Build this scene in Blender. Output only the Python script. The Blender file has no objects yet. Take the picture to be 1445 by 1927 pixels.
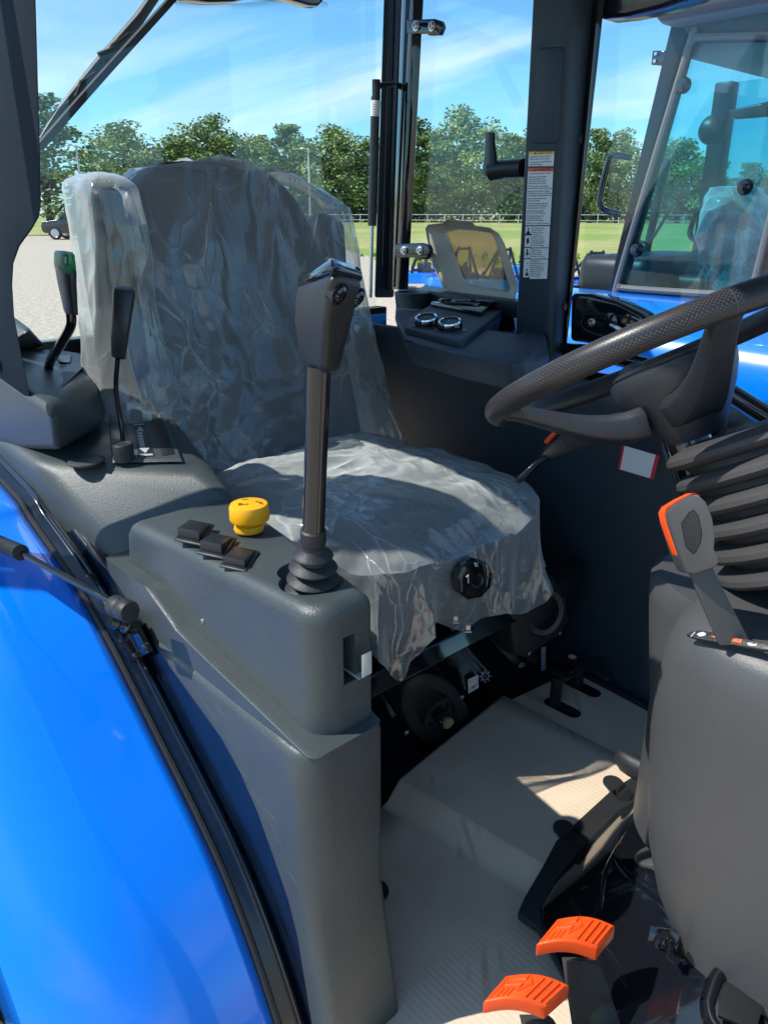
import bpy, bmesh, math, random
from mathutils import Vector, Matrix, noise
random.seed(7)
S = bpy.context.scene
COL = S.collection
rad = math.radians
# ------------------------------------------------------------------ camera
PITCH, HEAD, FPX = rad(21.3), rad(137.6), 1445.0
CAM = Vector((0, 0, 1.0))
_h = (math.cos(HEAD), math.sin(HEAD))
FW = Vector((_h[0]*math.cos(PITCH), _h[1]*math.cos(PITCH), -math.sin(PITCH)))
RT = Vector((_h[1], -_h[0], 0))
UP = RT.cross(FW)
cam_d = bpy.data.cameras.new('camera'); cam = bpy.data.objects.new('camera', cam_d); COL.objects.link(cam)
cam.matrix_world = Matrix.Translation(CAM) @ Matrix((RT, UP, -FW)).transposed().to_4x4()
cam_d.sensor_fit = 'VERTICAL'; cam_d.sensor_height = 24; cam_d.sensor_width = 18; cam_d.lens = 24*FPX/1927
cam_d.clip_start = .02; cam_d.clip_end = 5000
S.camera = cam
# ------------------------------------------------------------------ sun, sky, exposure
LDIR = Vector((.45, .68, -1)).normalized()
sun_d = bpy.data.lights.new('sun', 'SUN'); sun_d.energy = 4.4; sun_d.angle = rad(.55); sun_d.color = (1, .95, .88)
sun = bpy.data.objects.new('sun', sun_d); COL.objects.link(sun); sun.rotation_euler = LDIR.to_track_quat('-Z', 'Y').to_euler()
sun.location = (-3, -4, 8)
W = bpy.data.worlds.new('World'); S.world = W; W.use_nodes = True
wn, wl = W.node_tree.nodes, W.node_tree.links
bg = wn['Background']; bg.inputs['Strength'].default_value = .15
sky = wn.new('ShaderNodeTexSky'); sky.sky_type = 'NISHITA'; sky.sun_disc = False
sky.sun_elevation = math.asin(-LDIR.z); sky.sun_rotation = math.atan2(-LDIR.x, -LDIR.y)
sky.air_density = 1.0; sky.dust_density = .4; sky.ozone_density = 2.2; sky.altitude = 100
def N(nt, t, **kw):
    n = nt.nodes.new(t)
    for k, v in kw.items():
        if k in n.inputs: n.inputs[k].default_value = v
        else: setattr(n, k, v)
    return n
wt = W.node_tree
tc = N(wt, 'ShaderNodeTexCoord'); sp = N(wt, 'ShaderNodeSeparateXYZ'); wl.new(tc.outputs['Generated'], sp.inputs[0])
zz = N(wt, 'ShaderNodeMath', operation='ADD'); zz.inputs[1].default_value = .16; wl.new(sp.outputs[2], zz.inputs[0])
dx = N(wt, 'ShaderNodeMath', operation='DIVIDE'); wl.new(sp.outputs[0], dx.inputs[0]); wl.new(zz.outputs[0], dx.inputs[1])
dy = N(wt, 'ShaderNodeMath', operation='DIVIDE'); wl.new(sp.outputs[1], dy.inputs[0]); wl.new(zz.outputs[0], dy.inputs[1])
cb = N(wt, 'ShaderNodeCombineXYZ'); wl.new(dx.outputs[0], cb.inputs[0]); wl.new(dy.outputs[0], cb.inputs[1])
mp = N(wt, 'ShaderNodeMapping'); mp.inputs['Rotation'].default_value = (0, 0, rad(-28)); mp.inputs['Scale'].default_value = (.55, 1.5, 1)
mp.inputs['Location'].default_value = (.35, .9, 0)
wl.new(cb.outputs[0], mp.inputs[0])
cn = N(wt, 'ShaderNodeTexNoise', Scale=.62, Detail=9, Roughness=.56, Distortion=.5); wl.new(mp.outputs[0], cn.inputs['Vector'])
cr = N(wt, 'ShaderNodeValToRGB'); cr.color_ramp.elements[0].position = .46; cr.color_ramp.elements[1].position = .68
cr.color_ramp.elements[0].color = (0, 0, 0, 1); cr.color_ramp.elements[1].color = (.8, .8, .8, 1)
wl.new(cn.outputs['Fac'], cr.inputs[0])
tint = N(wt, 'ShaderNodeMix', data_type='RGBA', blend_type='MULTIPLY'); tint.inputs[0].default_value = 1
wl.new(sky.outputs[0], tint.inputs[6]); tint.inputs[7].default_value = (.52, .88, 1.06, 1)
mx = N(wt, 'ShaderNodeMix', data_type='RGBA'); wl.new(cr.outputs[0], mx.inputs[0]); wl.new(tint.outputs[2], mx.inputs[6])
mx.inputs[7].default_value = (5.8, 6.2, 6.6, 1); wl.new(mx.outputs[2], bg.inputs[0])
S.view_settings.view_transform = 'Standard'; S.view_settings.look = 'None'; S.view_settings.exposure = 0.42; S.view_settings.gamma = 1
S.render.engine = 'CYCLES'
S.cycles.transparent_max_bounces = 24; S.cycles.max_bounces = 8; S.cycles.caustics_reflective = False; S.cycles.caustics_refractive = False

# ------------------------------------------------------------------ measuring helpers: a sight line met with a real plane
def ray(u, v): return FW + RT*((u-722.5)/FPX) + UP*((963.5-v)/FPX)
def Y(u, v, y): d = ray(u, v); return CAM + d*((y-CAM.y)/d.y)
def X(u, v, x): d = ray(u, v); return CAM + d*((x-CAM.x)/d.x)
def Z(u, v, z): d = ray(u, v); return CAM + d*((z-CAM.z)/d.z)
def V(*a): return Vector(a)
# ------------------------------------------------------------------ materials
def mat(name, col, rough=.5, metal=0, spec=.5, coat=0, var=0, vscale=8, bump=0, bscale=60, bdetail=3, rvar=0, trans=0, alpha=1, emit=0):
    m = bpy.data.materials.new(name); m.use_nodes = True; nt = m.node_tree; b = nt.nodes['Principled BSDF']
    b.inputs['Base Color'].default_value = (*col, 1); b.inputs['Roughness'].default_value = rough
    b.inputs['Metallic'].default_value = metal; b.inputs['Specular IOR Level'].default_value = spec
    b.inputs['Coat Weight'].default_value = coat; b.inputs['Coat Roughness'].default_value = .04
    b.inputs['Alpha'].default_value = alpha
    t = nt.nodes.new('ShaderNodeTexCoord')
    if var or rvar:
        n = N(nt, 'ShaderNodeTexNoise', Scale=vscale, Detail=6, Roughness=.6); nt.links.new(t.outputs['Object'], n.inputs['Vector'])
        if var:
            mm = N(nt, 'ShaderNodeMapRange'); mm.inputs[1].default_value = .3; mm.inputs[2].default_value = .7
            mm.inputs[3].default_value = 1-var; mm.inputs[4].default_value = 1+var; nt.links.new(n.outputs['Fac'], mm.inputs[0])
            h = N(nt, 'ShaderNodeHueSaturation'); h.inputs['Color'].default_value = (*col, 1); nt.links.new(mm.outputs[0], h.inputs['Value'])
            nt.links.new(h.outputs[0], b.inputs['Base Color'])
        if rvar:
            mm = N(nt, 'ShaderNodeMapRange'); mm.inputs[1].default_value = .3; mm.inputs[2].default_value = .7
            mm.inputs[3].default_value = max(0, rough-rvar); mm.inputs[4].default_value = rough+rvar
            nt.links.new(n.outputs['Fac'], mm.inputs[0]); nt.links.new(mm.outputs[0], b.inputs['Roughness'])
    if bump:
        n2 = N(nt, 'ShaderNodeTexNoise', Scale=bscale, Detail=bdetail); nt.links.new(t.outputs['Object'], n2.inputs['Vector'])
        bp = N(nt, 'ShaderNodeBump', Strength=bump, Distance=.002); nt.links.new(n2.outputs['Fac'], bp.inputs['Height'])
        nt.links.new(bp.outputs[0], b.inputs['Normal'])
    return m
M = {}
M['plastic'] = mat('grained_grey_plastic', (.049, .063, .065), .43, var=.10, vscale=7, bump=.32, bscale=520, rvar=.06)
M['plastic2'] = mat('warm_grey_plastic', (.060, .062, .064), .46, var=.08, vscale=6, bump=.16, bscale=480, rvar=.06)
M['hub'] = mat('dark_grey_soft_plastic', (.024, .028, .036), .40, bump=.3, bscale=450)
M['pillar'] = mat('shade_toned_trim', (.008, .015, .023), .75, spec=.1, bump=.2, bscale=400)  # near pillar's shade put into the colour, darker than the other trim
M['navy'] = mat('dark_trim_plastic', (.016, .032, .047), .55, var=.1, vscale=5, bump=.25, bscale=400)
M['black'] = mat('black_plastic', (.014, .016, .019), .42, bump=.2, bscale=300, rvar=.08)
M['rubber'] = mat('black_rubber', (.016, .018, .02), .55, bump=.3, bscale=200)
M['gloss'] = mat('black_gloss_paint', (.006, .007, .010), .07, coat=.6, rvar=.04, vscale=20, bump=.05, bscale=30)
M['frame'] = mat('cab_frame_paint', (.002, .006, .016), .2, coat=.25, rvar=.07, vscale=14, var=.3, bump=.06, bscale=25)
M['blue'] = mat('blue_paint', (.001, .205, .90), .24, coat=.8, rvar=.03, vscale=5, bump=.03, bscale=6)
M['orange'] = mat('orange_plastic', (.93, .085, .006), .45, bump=.15, bscale=250)
M['yellow'] = mat('yellow_plastic', (.95, .42, .004), .4)
M['green'] = mat('green_plastic', (.008, .26, .08), .4)
M['red'] = mat('red_print', (.62, .02, .03), .5)
M['white'] = mat('white_label', (.72, .74, .76), .5)
M['pale'] = mat('pale_print', (.42, .46, .5), .5)
M['yel_lab'] = mat('yellow_print', (.85, .5, .03), .5)
M['red_lab'] = mat('orange_red_print', (.8, .12, .03), .5)
M['ink'] = mat('black_ink', (.012, .012, .014), .5)
M['steel'] = mat('bright_steel', (.55, .56, .57), .28, metal=1, rvar=.1, vscale=60)
M['chrome'] = mat('chrome', (.8, .8, .82), .08, metal=1)
M['cream'] = mat('zinc_plated_hook', (.62, .66, .62), .35, metal=.4)
M['amber_metal'] = mat('brass_cap', (.5, .4, .22), .4, metal=.6)
M['seat'] = mat('dark_seat_vinyl', (.020, .027, .036), .5, var=.3, vscale=6, bump=.5, bscale=90)
M['belt'] = mat('red_webbing', (.55, .015, .05), .6, bump=.3, bscale=300)
M['smoke'] = None
M['tyre'] = mat('tyre_rubber', (.02, .019, .018), .8, var=.35, vscale=12, bump=.7, bscale=40)
M['carpaint'] = mat('dark_car_paint', (.016, .02, .026), .15, coat=.8)
M['concrete'] = mat('galvanised_post', (.48, .5, .52), .5, var=.1)
M['seal'] = mat('grey_seal', (.13, .125, .12), .6, bump=.3, bscale=80)
M['nframe'] = mat('dark_cab_paint', (.004, .008, .014), .35, spec=.3)
M['bellows'] = mat('grey_rubber_bellows', (.046, .044, .045), .6, bump=.2, bscale=120)
M['arm'] = mat('dark_polished_arm', (.10, .10, .10), .12, metal=.8, rvar=.05)
M['roofgrey'] = mat('roof_underside_grey', (.12, .135, .15), .6)
M['headliner'] = mat('grey_headliner', (.2, .23, .25), .8, bump=.3, bscale=50)
M['bark'] = mat('bark', (.07, .055, .04), .9, var=.3, bump=.6, bscale=12)

def leather():
    m = mat('perforated_leather', (.022, .021, .024), .36, bump=0)
    nt = m.node_tree; b = nt.nodes['Principled BSDF']; t = nt.nodes.new('ShaderNodeUVMap')
    mp_ = N(nt, 'ShaderNodeMapping'); mp_.inputs['Scale'].default_value = (400, 33, 1); nt.links.new(t.outputs[0], mp_.inputs[0])
    v = N(nt, 'ShaderNodeTexVoronoi', Scale=1.0, Randomness=0.0); v.voronoi_dimensions = '2D'; ro = N(nt, 'ShaderNodeMapping'); ro.inputs['Rotation'].default_value = (0, 0, rad(45)); nt.links.new(mp_.outputs[0], ro.inputs[0]); nt.links.new(ro.outputs[0], v.inputs['Vector'])
    r = N(nt, 'ShaderNodeMapRange'); r.inputs[1].default_value = .16; r.inputs[2].default_value = .26; nt.links.new(v.outputs['Distance'], r.inputs[0])
    bp = N(nt, 'ShaderNodeBump', Strength=.5, Distance=.0012); nt.links.new(r.outputs[0], bp.inputs['Height'])
    mxx = N(nt, 'ShaderNodeMix', data_type='RGBA'); nt.links.new(r.outputs[0], mxx.inputs[0])
    mxx.inputs[6].default_value = (.075, .07, .073, 1); mxx.inputs[7].default_value = (.022, .021, .024, 1)
    nt.links.new(mxx.outputs[2], b.inputs['Base Color']); nt.links.new(bp.outputs[0], b.inputs['Normal'])
    return m
M['leather'] = leather()
def glass(name, tint, gloss=.45, dirt=.004):
    m = bpy.data.materials.new(name); m.use_nodes = True; nt = m.node_tree; nt.nodes.clear()
    o = N(nt, 'ShaderNodeOutputMaterial'); tr = N(nt, 'ShaderNodeBsdfTransparent'); tr.inputs[0].default_value = (*tint, 1)
    gl = N(nt, 'ShaderNodeBsdfGlossy', Roughness=.02); fr = N(nt, 'ShaderNodeLayerWeight', Blend=.5); pw = N(nt, 'ShaderNodeMath', operation='POWER'); pw.inputs[1].default_value = 4.5
    mu = N(nt, 'ShaderNodeMath', operation='MULTIPLY_ADD'); mu.inputs[1].default_value = gloss*.9; mu.inputs[2].default_value = .035
    m1 = N(nt, 'ShaderNodeMixShader'); m2 = N(nt, 'ShaderNodeMixShader'); df = N(nt, 'ShaderNodeBsdfDiffuse'); df.inputs[0].default_value = (.7, .75, .8, 1)
    L = nt.links.new; L(fr.outputs['Facing'], pw.inputs[0]); L(pw.outputs[0], mu.inputs[0]); L(mu.outputs[0], m1.inputs[0]); L(tr.outputs[0], m1.inputs[1]); L(gl.outputs[0], m1.inputs[2])
    t = N(nt, 'ShaderNodeTexCoord'); n = N(nt, 'ShaderNodeTexNoise', Scale=3.0, Detail=8, Roughness=.65); L(t.outputs['Object'], n.inputs['Vector'])
    mr = N(nt, 'ShaderNodeMapRange'); mr.inputs[1].default_value = .45; mr.inputs[2].default_value = .8; mr.inputs[3].default_value = dirt*.3; mr.inputs[4].default_value = dirt*3
    L(n.outputs['Fac'], mr.inputs[0]); L(mr.outputs[0], m2.inputs[0]); L(m1.outputs[0], m2.inputs[1]); L(df.outputs[0], m2.inputs[2]); L(m2.outputs[0], o.inputs[0])
    return m
M['glass'] = glass('clear_window_glass', (.95, .985, .99))
M['tglass'] = glass('tinted_window_glass', (.40, .80, .86), dirt=.035)
M['amber'] = glass('smoked_tan_plastic', (.62, .50, .34), dirt=.09)
M['amber_rim'] = mat('tan_plastic', (.56, .49, .39), .35)

def film(name, base=.14, scale=7, stretch=(1, 1, .4), bump=1.0, milk=.5, gl=.1, fine=.07):
    """thin clear polythene: mostly see-through, glossy, covered in sharp crumple facets and crease lines"""
    m = bpy.data.materials.new(name); m.use_nodes = True; nt = m.node_tree; nt.nodes.clear(); L = nt.links.new
    o = N(nt, 'ShaderNodeOutputMaterial'); t = N(nt, 'ShaderNodeTexCoord'); mpp = N(nt, 'ShaderNodeMapping')
    mpp.inputs['Scale'].default_value = stretch; L(t.outputs['Object'], mpp.inputs[0])
    wz = N(nt, 'ShaderNodeTexNoise', Scale=scale*.5, Detail=3); L(mpp.outputs[0], wz.inputs['Vector'])
    wa = N(nt, 'ShaderNodeMix', data_type='VECTOR'); wa.inputs[0].default_value = .22; L(mpp.outputs[0], wa.inputs[4]); L(wz.outputs['Color'], wa.inputs[5])
    def vor(sc, feat='F1'):
        v = N(nt, 'ShaderNodeTexVoronoi', Scale=sc); v.feature = feat; L(wa.outputs[1], v.inputs['Vector']); return v.outputs['Distance']
    def mad(a, k, c=None):
        n = N(nt, 'ShaderNodeMath', operation='MULTIPLY_ADD'); L(a, n.inputs[0]); n.inputs[1].default_value = k
        if c is not None: L(c, n.inputs[2])
        else: n.inputs[2].default_value = 0
        return n.outputs[0]
    nz = N(nt, 'ShaderNodeTexNoise', Scale=scale*.8, Detail=4, Roughness=.5, Distortion=1.2); L(mpp.outputs[0], nz.inputs['Vector'])
    h = mad(vor(scale*.9), .45); h = mad(vor(scale*2.6), .16, h); h = mad(vor(scale*7), fine, h); h = mad(nz.outputs['Fac'], .35, h)
    def crease(sc, w):
        e = vor(sc, 'DISTANCE_TO_EDGE'); r = N(nt, 'ShaderNodeMapRange'); r.inputs[1].default_value = 0; r.inputs[2].default_value = w; r.inputs[3].default_value = 1; r.inputs[4].default_value = 0; L(e, r.inputs[0]); return r.outputs[0]
    c1 = crease(scale*.9, .022); c2 = crease(scale*2.6, .04)
    mask = N(nt, 'ShaderNodeMapRange'); mask.inputs[1].default_value = .42; mask.inputs[2].default_value = .62; L(nz.outputs['Fac'], mask.inputs[0])
    cs = mad(c2, .5, c1); cm = N(nt, 'ShaderNodeMath', operation='MULTIPLY'); L(cs, cm.inputs[0]); L(mask.outputs[0], cm.inputs[1])
    h = mad(cm.outputs[0], .09, h)
    h = mad(c2, .012, h)
    bp = N(nt, 'ShaderNodeBump', Strength=bump, Distance=.012); L(h, bp.inputs['Height'])
    lw = N(nt, 'ShaderNodeLayerWeight', Blend=.5); L(bp.outputs[0], lw.inputs['Normal'])
    pw = N(nt, 'ShaderNodeMath', operation='POWER'); pw.inputs[1].default_value = 2.2; L(lw.outputs['Facing'], pw.inputs[0])
    lg = N(nt, 'ShaderNodeLayerWeight', Blend=.5); pg = N(nt, 'ShaderNodeMath', operation='POWER'); pg.inputs[1].default_value = 3; L(lg.outputs['Facing'], pg.inputs[0])
    a = mad(cm.outputs[0], .16); a = mad(pw.outputs[0], .30, a); a = mad(pg.outputs[0], .5, a); a = mad(mask.outputs[0], .03, a)
    ad = N(nt, 'ShaderNodeMath', operation='ADD', use_clamp=True); L(a, ad.inputs[0]); ad.inputs[1].default_value = base
    tr = N(nt, 'ShaderNodeBsdfTransparent'); tr.inputs[0].default_value = (.94, .96, .98, 1)
    df = N(nt, 'ShaderNodeBsdfDiffuse'); df.inputs[0].default_value = (milk, milk*1.09, milk*1.08, 1); L(bp.outputs[0], df.inputs['Normal'])
    m1 = N(nt, 'ShaderNodeMixShader'); L(ad.outputs[0], m1.inputs[0]); L(tr.outputs[0], m1.inputs[1]); L(df.outputs[0], m1.inputs[2])
    p4 = N(nt, 'ShaderNodeMath', operation='POWER'); p4.inputs[1].default_value = 3.5; L(lw.outputs['Facing'], p4.inputs[0])
    ff = mad(p4.outputs[0], .75); fa = N(nt, 'ShaderNodeMath', operation='ADD', use_clamp=True); L(ff, fa.inputs[0]); fa.inputs[1].default_value = gl
    g1 = N(nt, 'ShaderNodeBsdfGlossy', Roughness=.13); L(bp.outputs[0], g1.inputs['Normal'])
    ms = N(nt, 'ShaderNodeMixShader'); L(fa.outputs[0], ms.inputs[0]); L(m1.outputs[0], ms.inputs[1]); L(g1.outputs[0], ms.inputs[2]); L(ms.outputs[0], o.inputs[0])
    return m
M['film'] = film('crinkled_polythene', .20, 7, (1, 1, .42), .75, .60, .09, .06)
M['film2'] = film('loose_polythene', .17, 9, (.55, 1, .6), 1.0, .90, .13, .05)
def cardboard():
    m = mat('brown_grey_cardboard', (.64, .52, .385), .8, var=.15, vscale=5)
    nt = m.node_tree; b = nt.nodes['Principled BSDF']; L = nt.links.new; t = N(nt, 'ShaderNodeTexCoord')
    w = N(nt, 'ShaderNodeTexWave', Scale=34, Distortion=.6, Detail=1); w.bands_direction = 'Y'; L(t.outputs['Object'], w.inputs['Vector'])
    bp = N(nt, 'ShaderNodeBump', Strength=.10, Distance=.002); L(w.outputs['Fac'], bp.inputs['Height']); L(bp.outputs[0], b.inputs['Normal'])
    # footprints: dark scuffs with ribs inside soft patches
    n = N(nt, 'ShaderNodeTexNoise', Scale=5.5, Detail=2); L(t.outputs['Object'], n.inputs['Vector'])
    r = N(nt, 'ShaderNodeMapRange'); r.inputs[1].default_value = .62; r.inputs[2].default_value = .68; L(n.outputs['Fac'], r.inputs[0])
    w2 = N(nt, 'ShaderNodeTexWave', Scale=17, Distortion=.8, Detail=2); w2.bands_direction = 'DIAGONAL'; L(t.outputs['Object'], w2.inputs['Vector'])
    r2 = N(nt, 'ShaderNodeMapRange'); r2.inputs[1].default_value = .55; r2.inputs[2].default_value = .8; L(w2.outputs['Fac'], r2.inputs[0])
    mu = N(nt, 'ShaderNodeMath', operation='MULTIPLY'); L(r.outputs[0], mu.inputs[0]); L(r2.outputs[0], mu.inputs[1])
    mu2 = N(nt, 'ShaderNodeMath', operation='MULTIPLY'); L(mu.outputs[0], mu2.inputs[0]); mu2.inputs[1].default_value = .35
    src = b.inputs['Base Color'].links[0].from_socket
    mxx = N(nt, 'ShaderNodeMix', data_type='RGBA'); L(mu2.outputs[0], mxx.inputs[0]); L(src, mxx.inputs[6]); mxx.inputs[7].default_value = (.1, .095, .09, 1); L(mxx.outputs[2], b.inputs['Base Color'])
    return m
M['card'] = cardboard()
def ground_mat(name, c1, c2, sc, c3=None, bump=.6, bs=40):
    m = mat(name, c1, .9); nt = m.node_tree; b = nt.nodes['Principled BSDF']; L = nt.links.new; t = N(nt, 'ShaderNodeTexCoord')
    n = N(nt, 'ShaderNodeTexNoise', Scale=sc, Detail=10, Roughness=.7); L(t.outputs['Object'], n.inputs['Vector'])
    r = N(nt, 'ShaderNodeValToRGB'); r.color_ramp.elements[0].position = .36; r.color_ramp.elements[1].position = .64
    r.color_ramp.elements[0].color = (*c1, 1); r.color_ramp.elements[1].color = (*c2, 1); L(n.outputs['Fac'], r.inputs[0]); out = r.outputs[0]
    if c3:
        n3 = N(nt, 'ShaderNodeTexNoise', Scale=.06, Detail=4); L(t.outputs['Object'], n3.inputs['Vector'])
        rr = N(nt, 'ShaderNodeMapRange'); rr.inputs[1].default_value = .42; rr.inputs[2].default_value = .6; L(n3.outputs['Fac'], rr.inputs[0])
        mm = N(nt, 'ShaderNodeMix', data_type='RGBA'); L(rr.outputs[0], mm.inputs[0]); L(out, mm.inputs[6]); mm.inputs[7].default_value = (*c3, 1); out = mm.outputs[2]
    L(out, b.inputs['Base Color'])
    n2 = N(nt, 'ShaderNodeTexNoise', Scale=bs, Detail=4); L(t.outputs['Object'], n2.inputs['Vector'])
    bp = N(nt, 'ShaderNodeBump', Strength=bump, Distance=.03); L(n2.outputs['Fac'], bp.inputs['Height']); L(bp.outputs[0], b.inputs['Normal'])
    return m
M['gravel'] = ground_mat('pale_gravel', (.36, .29, .215), (.64, .54, .42), 9, bs=18)
M['field'] = ground_mat('meadow', (.26, .27, .06), (.50, .44, .17), .8, (.24, .31, .05), bs=3)
def leafmat(name, c, c2):
    m = mat(name, c, .6); nt = m.node_tree; b = nt.nodes['Principled BSDF']; L = nt.links.new; t = N(nt, 'ShaderNodeTexCoord')
    n = N(nt, 'ShaderNodeTexNoise', Scale=.55, Detail=5); L(t.outputs['Object'], n.inputs['Vector'])
    r = N(nt, 'ShaderNodeValToRGB'); r.color_ramp.elements[0].position = .35; r.color_ramp.elements[1].position = .65
    r.color_ramp.elements[0].color = (*c, 1); r.color_ramp.elements[1].color = (*c2, 1); L(n.outputs['Fac'], r.inputs[0]); L(r.outputs[0], b.inputs['Base Color'])
    b.inputs['Subsurface Weight'].default_value = 0
    return m
M['leafA'] = leafmat('leaves_mid', (.13, .20, .06), (.30, .38, .12))
M['leafB'] = leafmat('leaves_dark', (.10, .17, .06), (.22, .31, .10))
M['leafC'] = leafmat('leaves_light', (.15, .21, .05), (.32, .38, .11))

# ------------------------------------------------------------------ mesh helpers
WLOC = {}
class MB:
    def __init__(s): s.bm = bmesh.new()
    def face(s, pts):
        vs = [s.bm.verts.new(p) for p in pts]
        return s.bm.faces.new(vs)
    def box(s, c, size, rot=None):
        c = Vector(c); r = rot or Matrix.Identity(3); h = Vector(size)/2
        v = [s.bm.verts.new(c + r @ Vector((i*h.x, j*h.y, k*h.z))) for i in (-1, 1) for j in (-1, 1) for k in (-1, 1)]
        for f in ((0, 1, 3, 2), (4, 6, 7, 5), (0, 4, 5, 1), (2, 3, 7, 6), (0, 2, 6, 4), (1, 5, 7, 3)): s.bm.faces.new([v[i] for i in f])
        return s
    def prism(s, A, B):
        a = [s.bm.verts.new(p) for p in A]; b = [s.bm.verts.new(p) for p in B]; n = len(a)
        s.bm.faces.new(a); s.bm.faces.new(b[::-1])
        for i in range(n): s.bm.faces.new([a[i], b[i], b[(i+1) % n], a[(i+1) % n]])
        return s
    def ext(s, A, d):
        d = Vector(d); return s.prism(A, [Vector(p)+d for p in A])
    def loft(s, rings, closed=True, cap=True):
        R_ = [[s.bm.verts.new(p) for p in r] for r in rings]; n = len(R_[0])
        for i in range(len(R_)-1):
            for j in range(n if closed else n-1):
                k = (j+1) % n; s.bm.faces.new([R_[i][j], R_[i][k], R_[i+1][k], R_[i+1][j]])
        if cap and closed: s.bm.faces.new(R_[0][::-1]); s.bm.faces.new(R_[-1])
        return s
    def tube(s, path, r, n=14, cap=True):
        path = [Vector(p) for p in path]; rs = r if isinstance(r, (list, tuple)) else [r]*len(path); rings = []; prev = None
        for i, p in enumerate(path):
            t = (path[min(i+1, len(path)-1)]-path[max(i-1, 0)]).normalized()
            if prev is None: a = t.orthogonal().normalized()
            else: a = (prev - t*prev.dot(t)).normalized()
            prev = a; b = t.cross(a)
            rings.append([p+(a*math.cos(q)+b*math.sin(q))*rs[i] for q in [2*math.pi*k/n for k in range(n)]])
        return s.loft(rings, True, cap)
    def lathe(s, base, axis, prof, n=32, cap=True):
        base = Vector(base); ax = Vector(axis).normalized(); a = ax.orthogonal().normalized(); b = ax.cross(a)
        return s.loft([[base+ax*h+(a*math.cos(q)+b*math.sin(q))*r for q in [2*math.pi*k/n for k in range(n)]] for r, h in prof], True, cap)
    def sweep(s, path, sec):  # flat strip section: sec = list of (offset vector)
        return s.loft([[Vector(p)+Vector(o) for o in sec] for p in path])
    def grid(s, fn, nu, nv, closed_u=False):
        g = [[s.bm.verts.new(fn(i/nu, j/nv)) for i in range(nu if closed_u else nu+1)] for j in range(nv+1)]
        for j in range(nv):
            for i in range(nu):
                k = (i+1) % len(g[0]) if closed_u else i+1
                s.bm.faces.new([g[j][i], g[j][k], g[j+1][k], g[j+1][i]])
        return s
    def build(s, name, m, parent=None, bevel=0, seg=3, smooth=True, ang=35, label=None, recalc=True, solid=0, subsurf=0):
        bm = s.bm
        if recalc: bmesh.ops.recalc_face_normals(bm, faces=bm.faces)
        if bevel:
            es = [e for e in bm.edges if len(e.link_faces) == 2 and e.calc_face_angle(0) > rad(ang)]
            bmesh.ops.bevel(bm, geom=es, offset=bevel, segments=seg, affect='EDGES', clamp_overlap=True, profile=.5)
        co = [v.co for v in bm.verts]; lo = Vector([min(c[i] for c in co) for i in range(3)]); hi = Vector([max(c[i] for c in co) for i in range(3)])
        org = (lo+hi)/2; org.z = lo.z
        bmesh.ops.translate(bm, verts=bm.verts, vec=-org)
        me = bpy.data.meshes.new(name); bm.to_mesh(me); bm.free(); me.materials.append(m)
        if smooth:
            for p in me.polygons: p.use_smooth = True
            try: me.set_sharp_from_angle(angle=rad(38))
            except Exception: pass
        o = bpy.data.objects.new(name, me); COL.objects.link(o)
        if parent: o.parent = parent; o.location = org - WLOC[parent.name]
        else: o.location = org
        WLOC[o.name] = org
        if label: o['label'] = label
        if solid: md = o.modifiers.new('thickness', 'SOLIDIFY'); md.thickness = solid; md.offset = 0
        if subsurf: md = o.modifiers.new('smooth', 'SUBSURF'); md.levels = md.render_levels = subsurf
        return o
def thing(name, label, cat, loc, group=None):
    o = bpy.data.objects.new(name, None); COL.objects.link(o); o.empty_display_size = .1; o.location = loc; o['label'] = label; o['category'] = cat
    if group: o['group'] = group
    WLOC[o.name] = Vector(loc); return o
def tag(o, label, cat, group=None):
    o['label'] = label; o['category'] = cat
    if group: o['group'] = group
    return o
def copy_tree(src, loc, parent=None):
    c = src.copy(); COL.objects.link(c)
    if parent: c.parent = parent
    else: c.location = loc; WLOC[c.name] = Vector(loc)
    for ch in list(src.children): copy_tree(ch, None, c)
    return c
def sm(pts, k=8):
    """smooth curve through points"""
    P = [Vector(p) for p in pts]; P = [P[0]*2-P[1]]+P+[P[-1]*2-P[-2]]; out = []
    for i in range(1, len(P)-2):
        for j in range(k):
            t = j/k; a, b, c, d = P[i-1:i+3]
            out.append(.5*((2*b)+(c-a)*t+(2*a-5*b+4*c-d)*t*t+(3*b-a-3*c+d)*t**3))
    out.append(P[-2]); return out
def frame3(x, y):
    x = Vector(x).normalized(); z = x.cross(Vector(y)).normalized(); y = z.cross(x); return Matrix((x, y, z)).transposed()
def text(s, size, org, xd, yd, depth=.0003, align='LEFT', maxw=0):
    """lettering as mesh geometry in a bmesh builder"""
    cu = bpy.data.curves.new('t', 'FONT'); cu.body = s; cu.size = size; cu.resolution_u = 2; cu.extrude = depth; cu.align_x = align
    ob = bpy.data.objects.new('t', cu); COL.objects.link(ob); bpy.context.view_layer.update(); w_ = ob.dimensions.x
    if maxw and w_ > maxw: cu.size = size*maxw/w_
    bpy.context.view_layer.update(); me = bpy.data.meshes.new_from_object(ob.evaluated_get(bpy.context.evaluated_depsgraph_get()))
    mb = MB(); mb.bm.from_mesh(me); R3 = frame3(xd, yd).to_4x4(); R3.translation = org; bmesh.ops.transform(mb.bm, matrix=R3, verts=mb.bm.verts)
    bpy.data.objects.remove(ob); bpy.data.curves.remove(cu); bpy.data.meshes.remove(me); return mb
def join(mbs):
    out = MB()
    for m_ in mbs:
        me = bpy.data.meshes.new('j'); m_.bm.to_mesh(me); m_.bm.free(); out.bm.from_mesh(me); bpy.data.meshes.remove(me)
    return out
def fold(p, f=1.0):
    n = noise.noise(p*f); return 1-abs(n)*2
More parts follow.
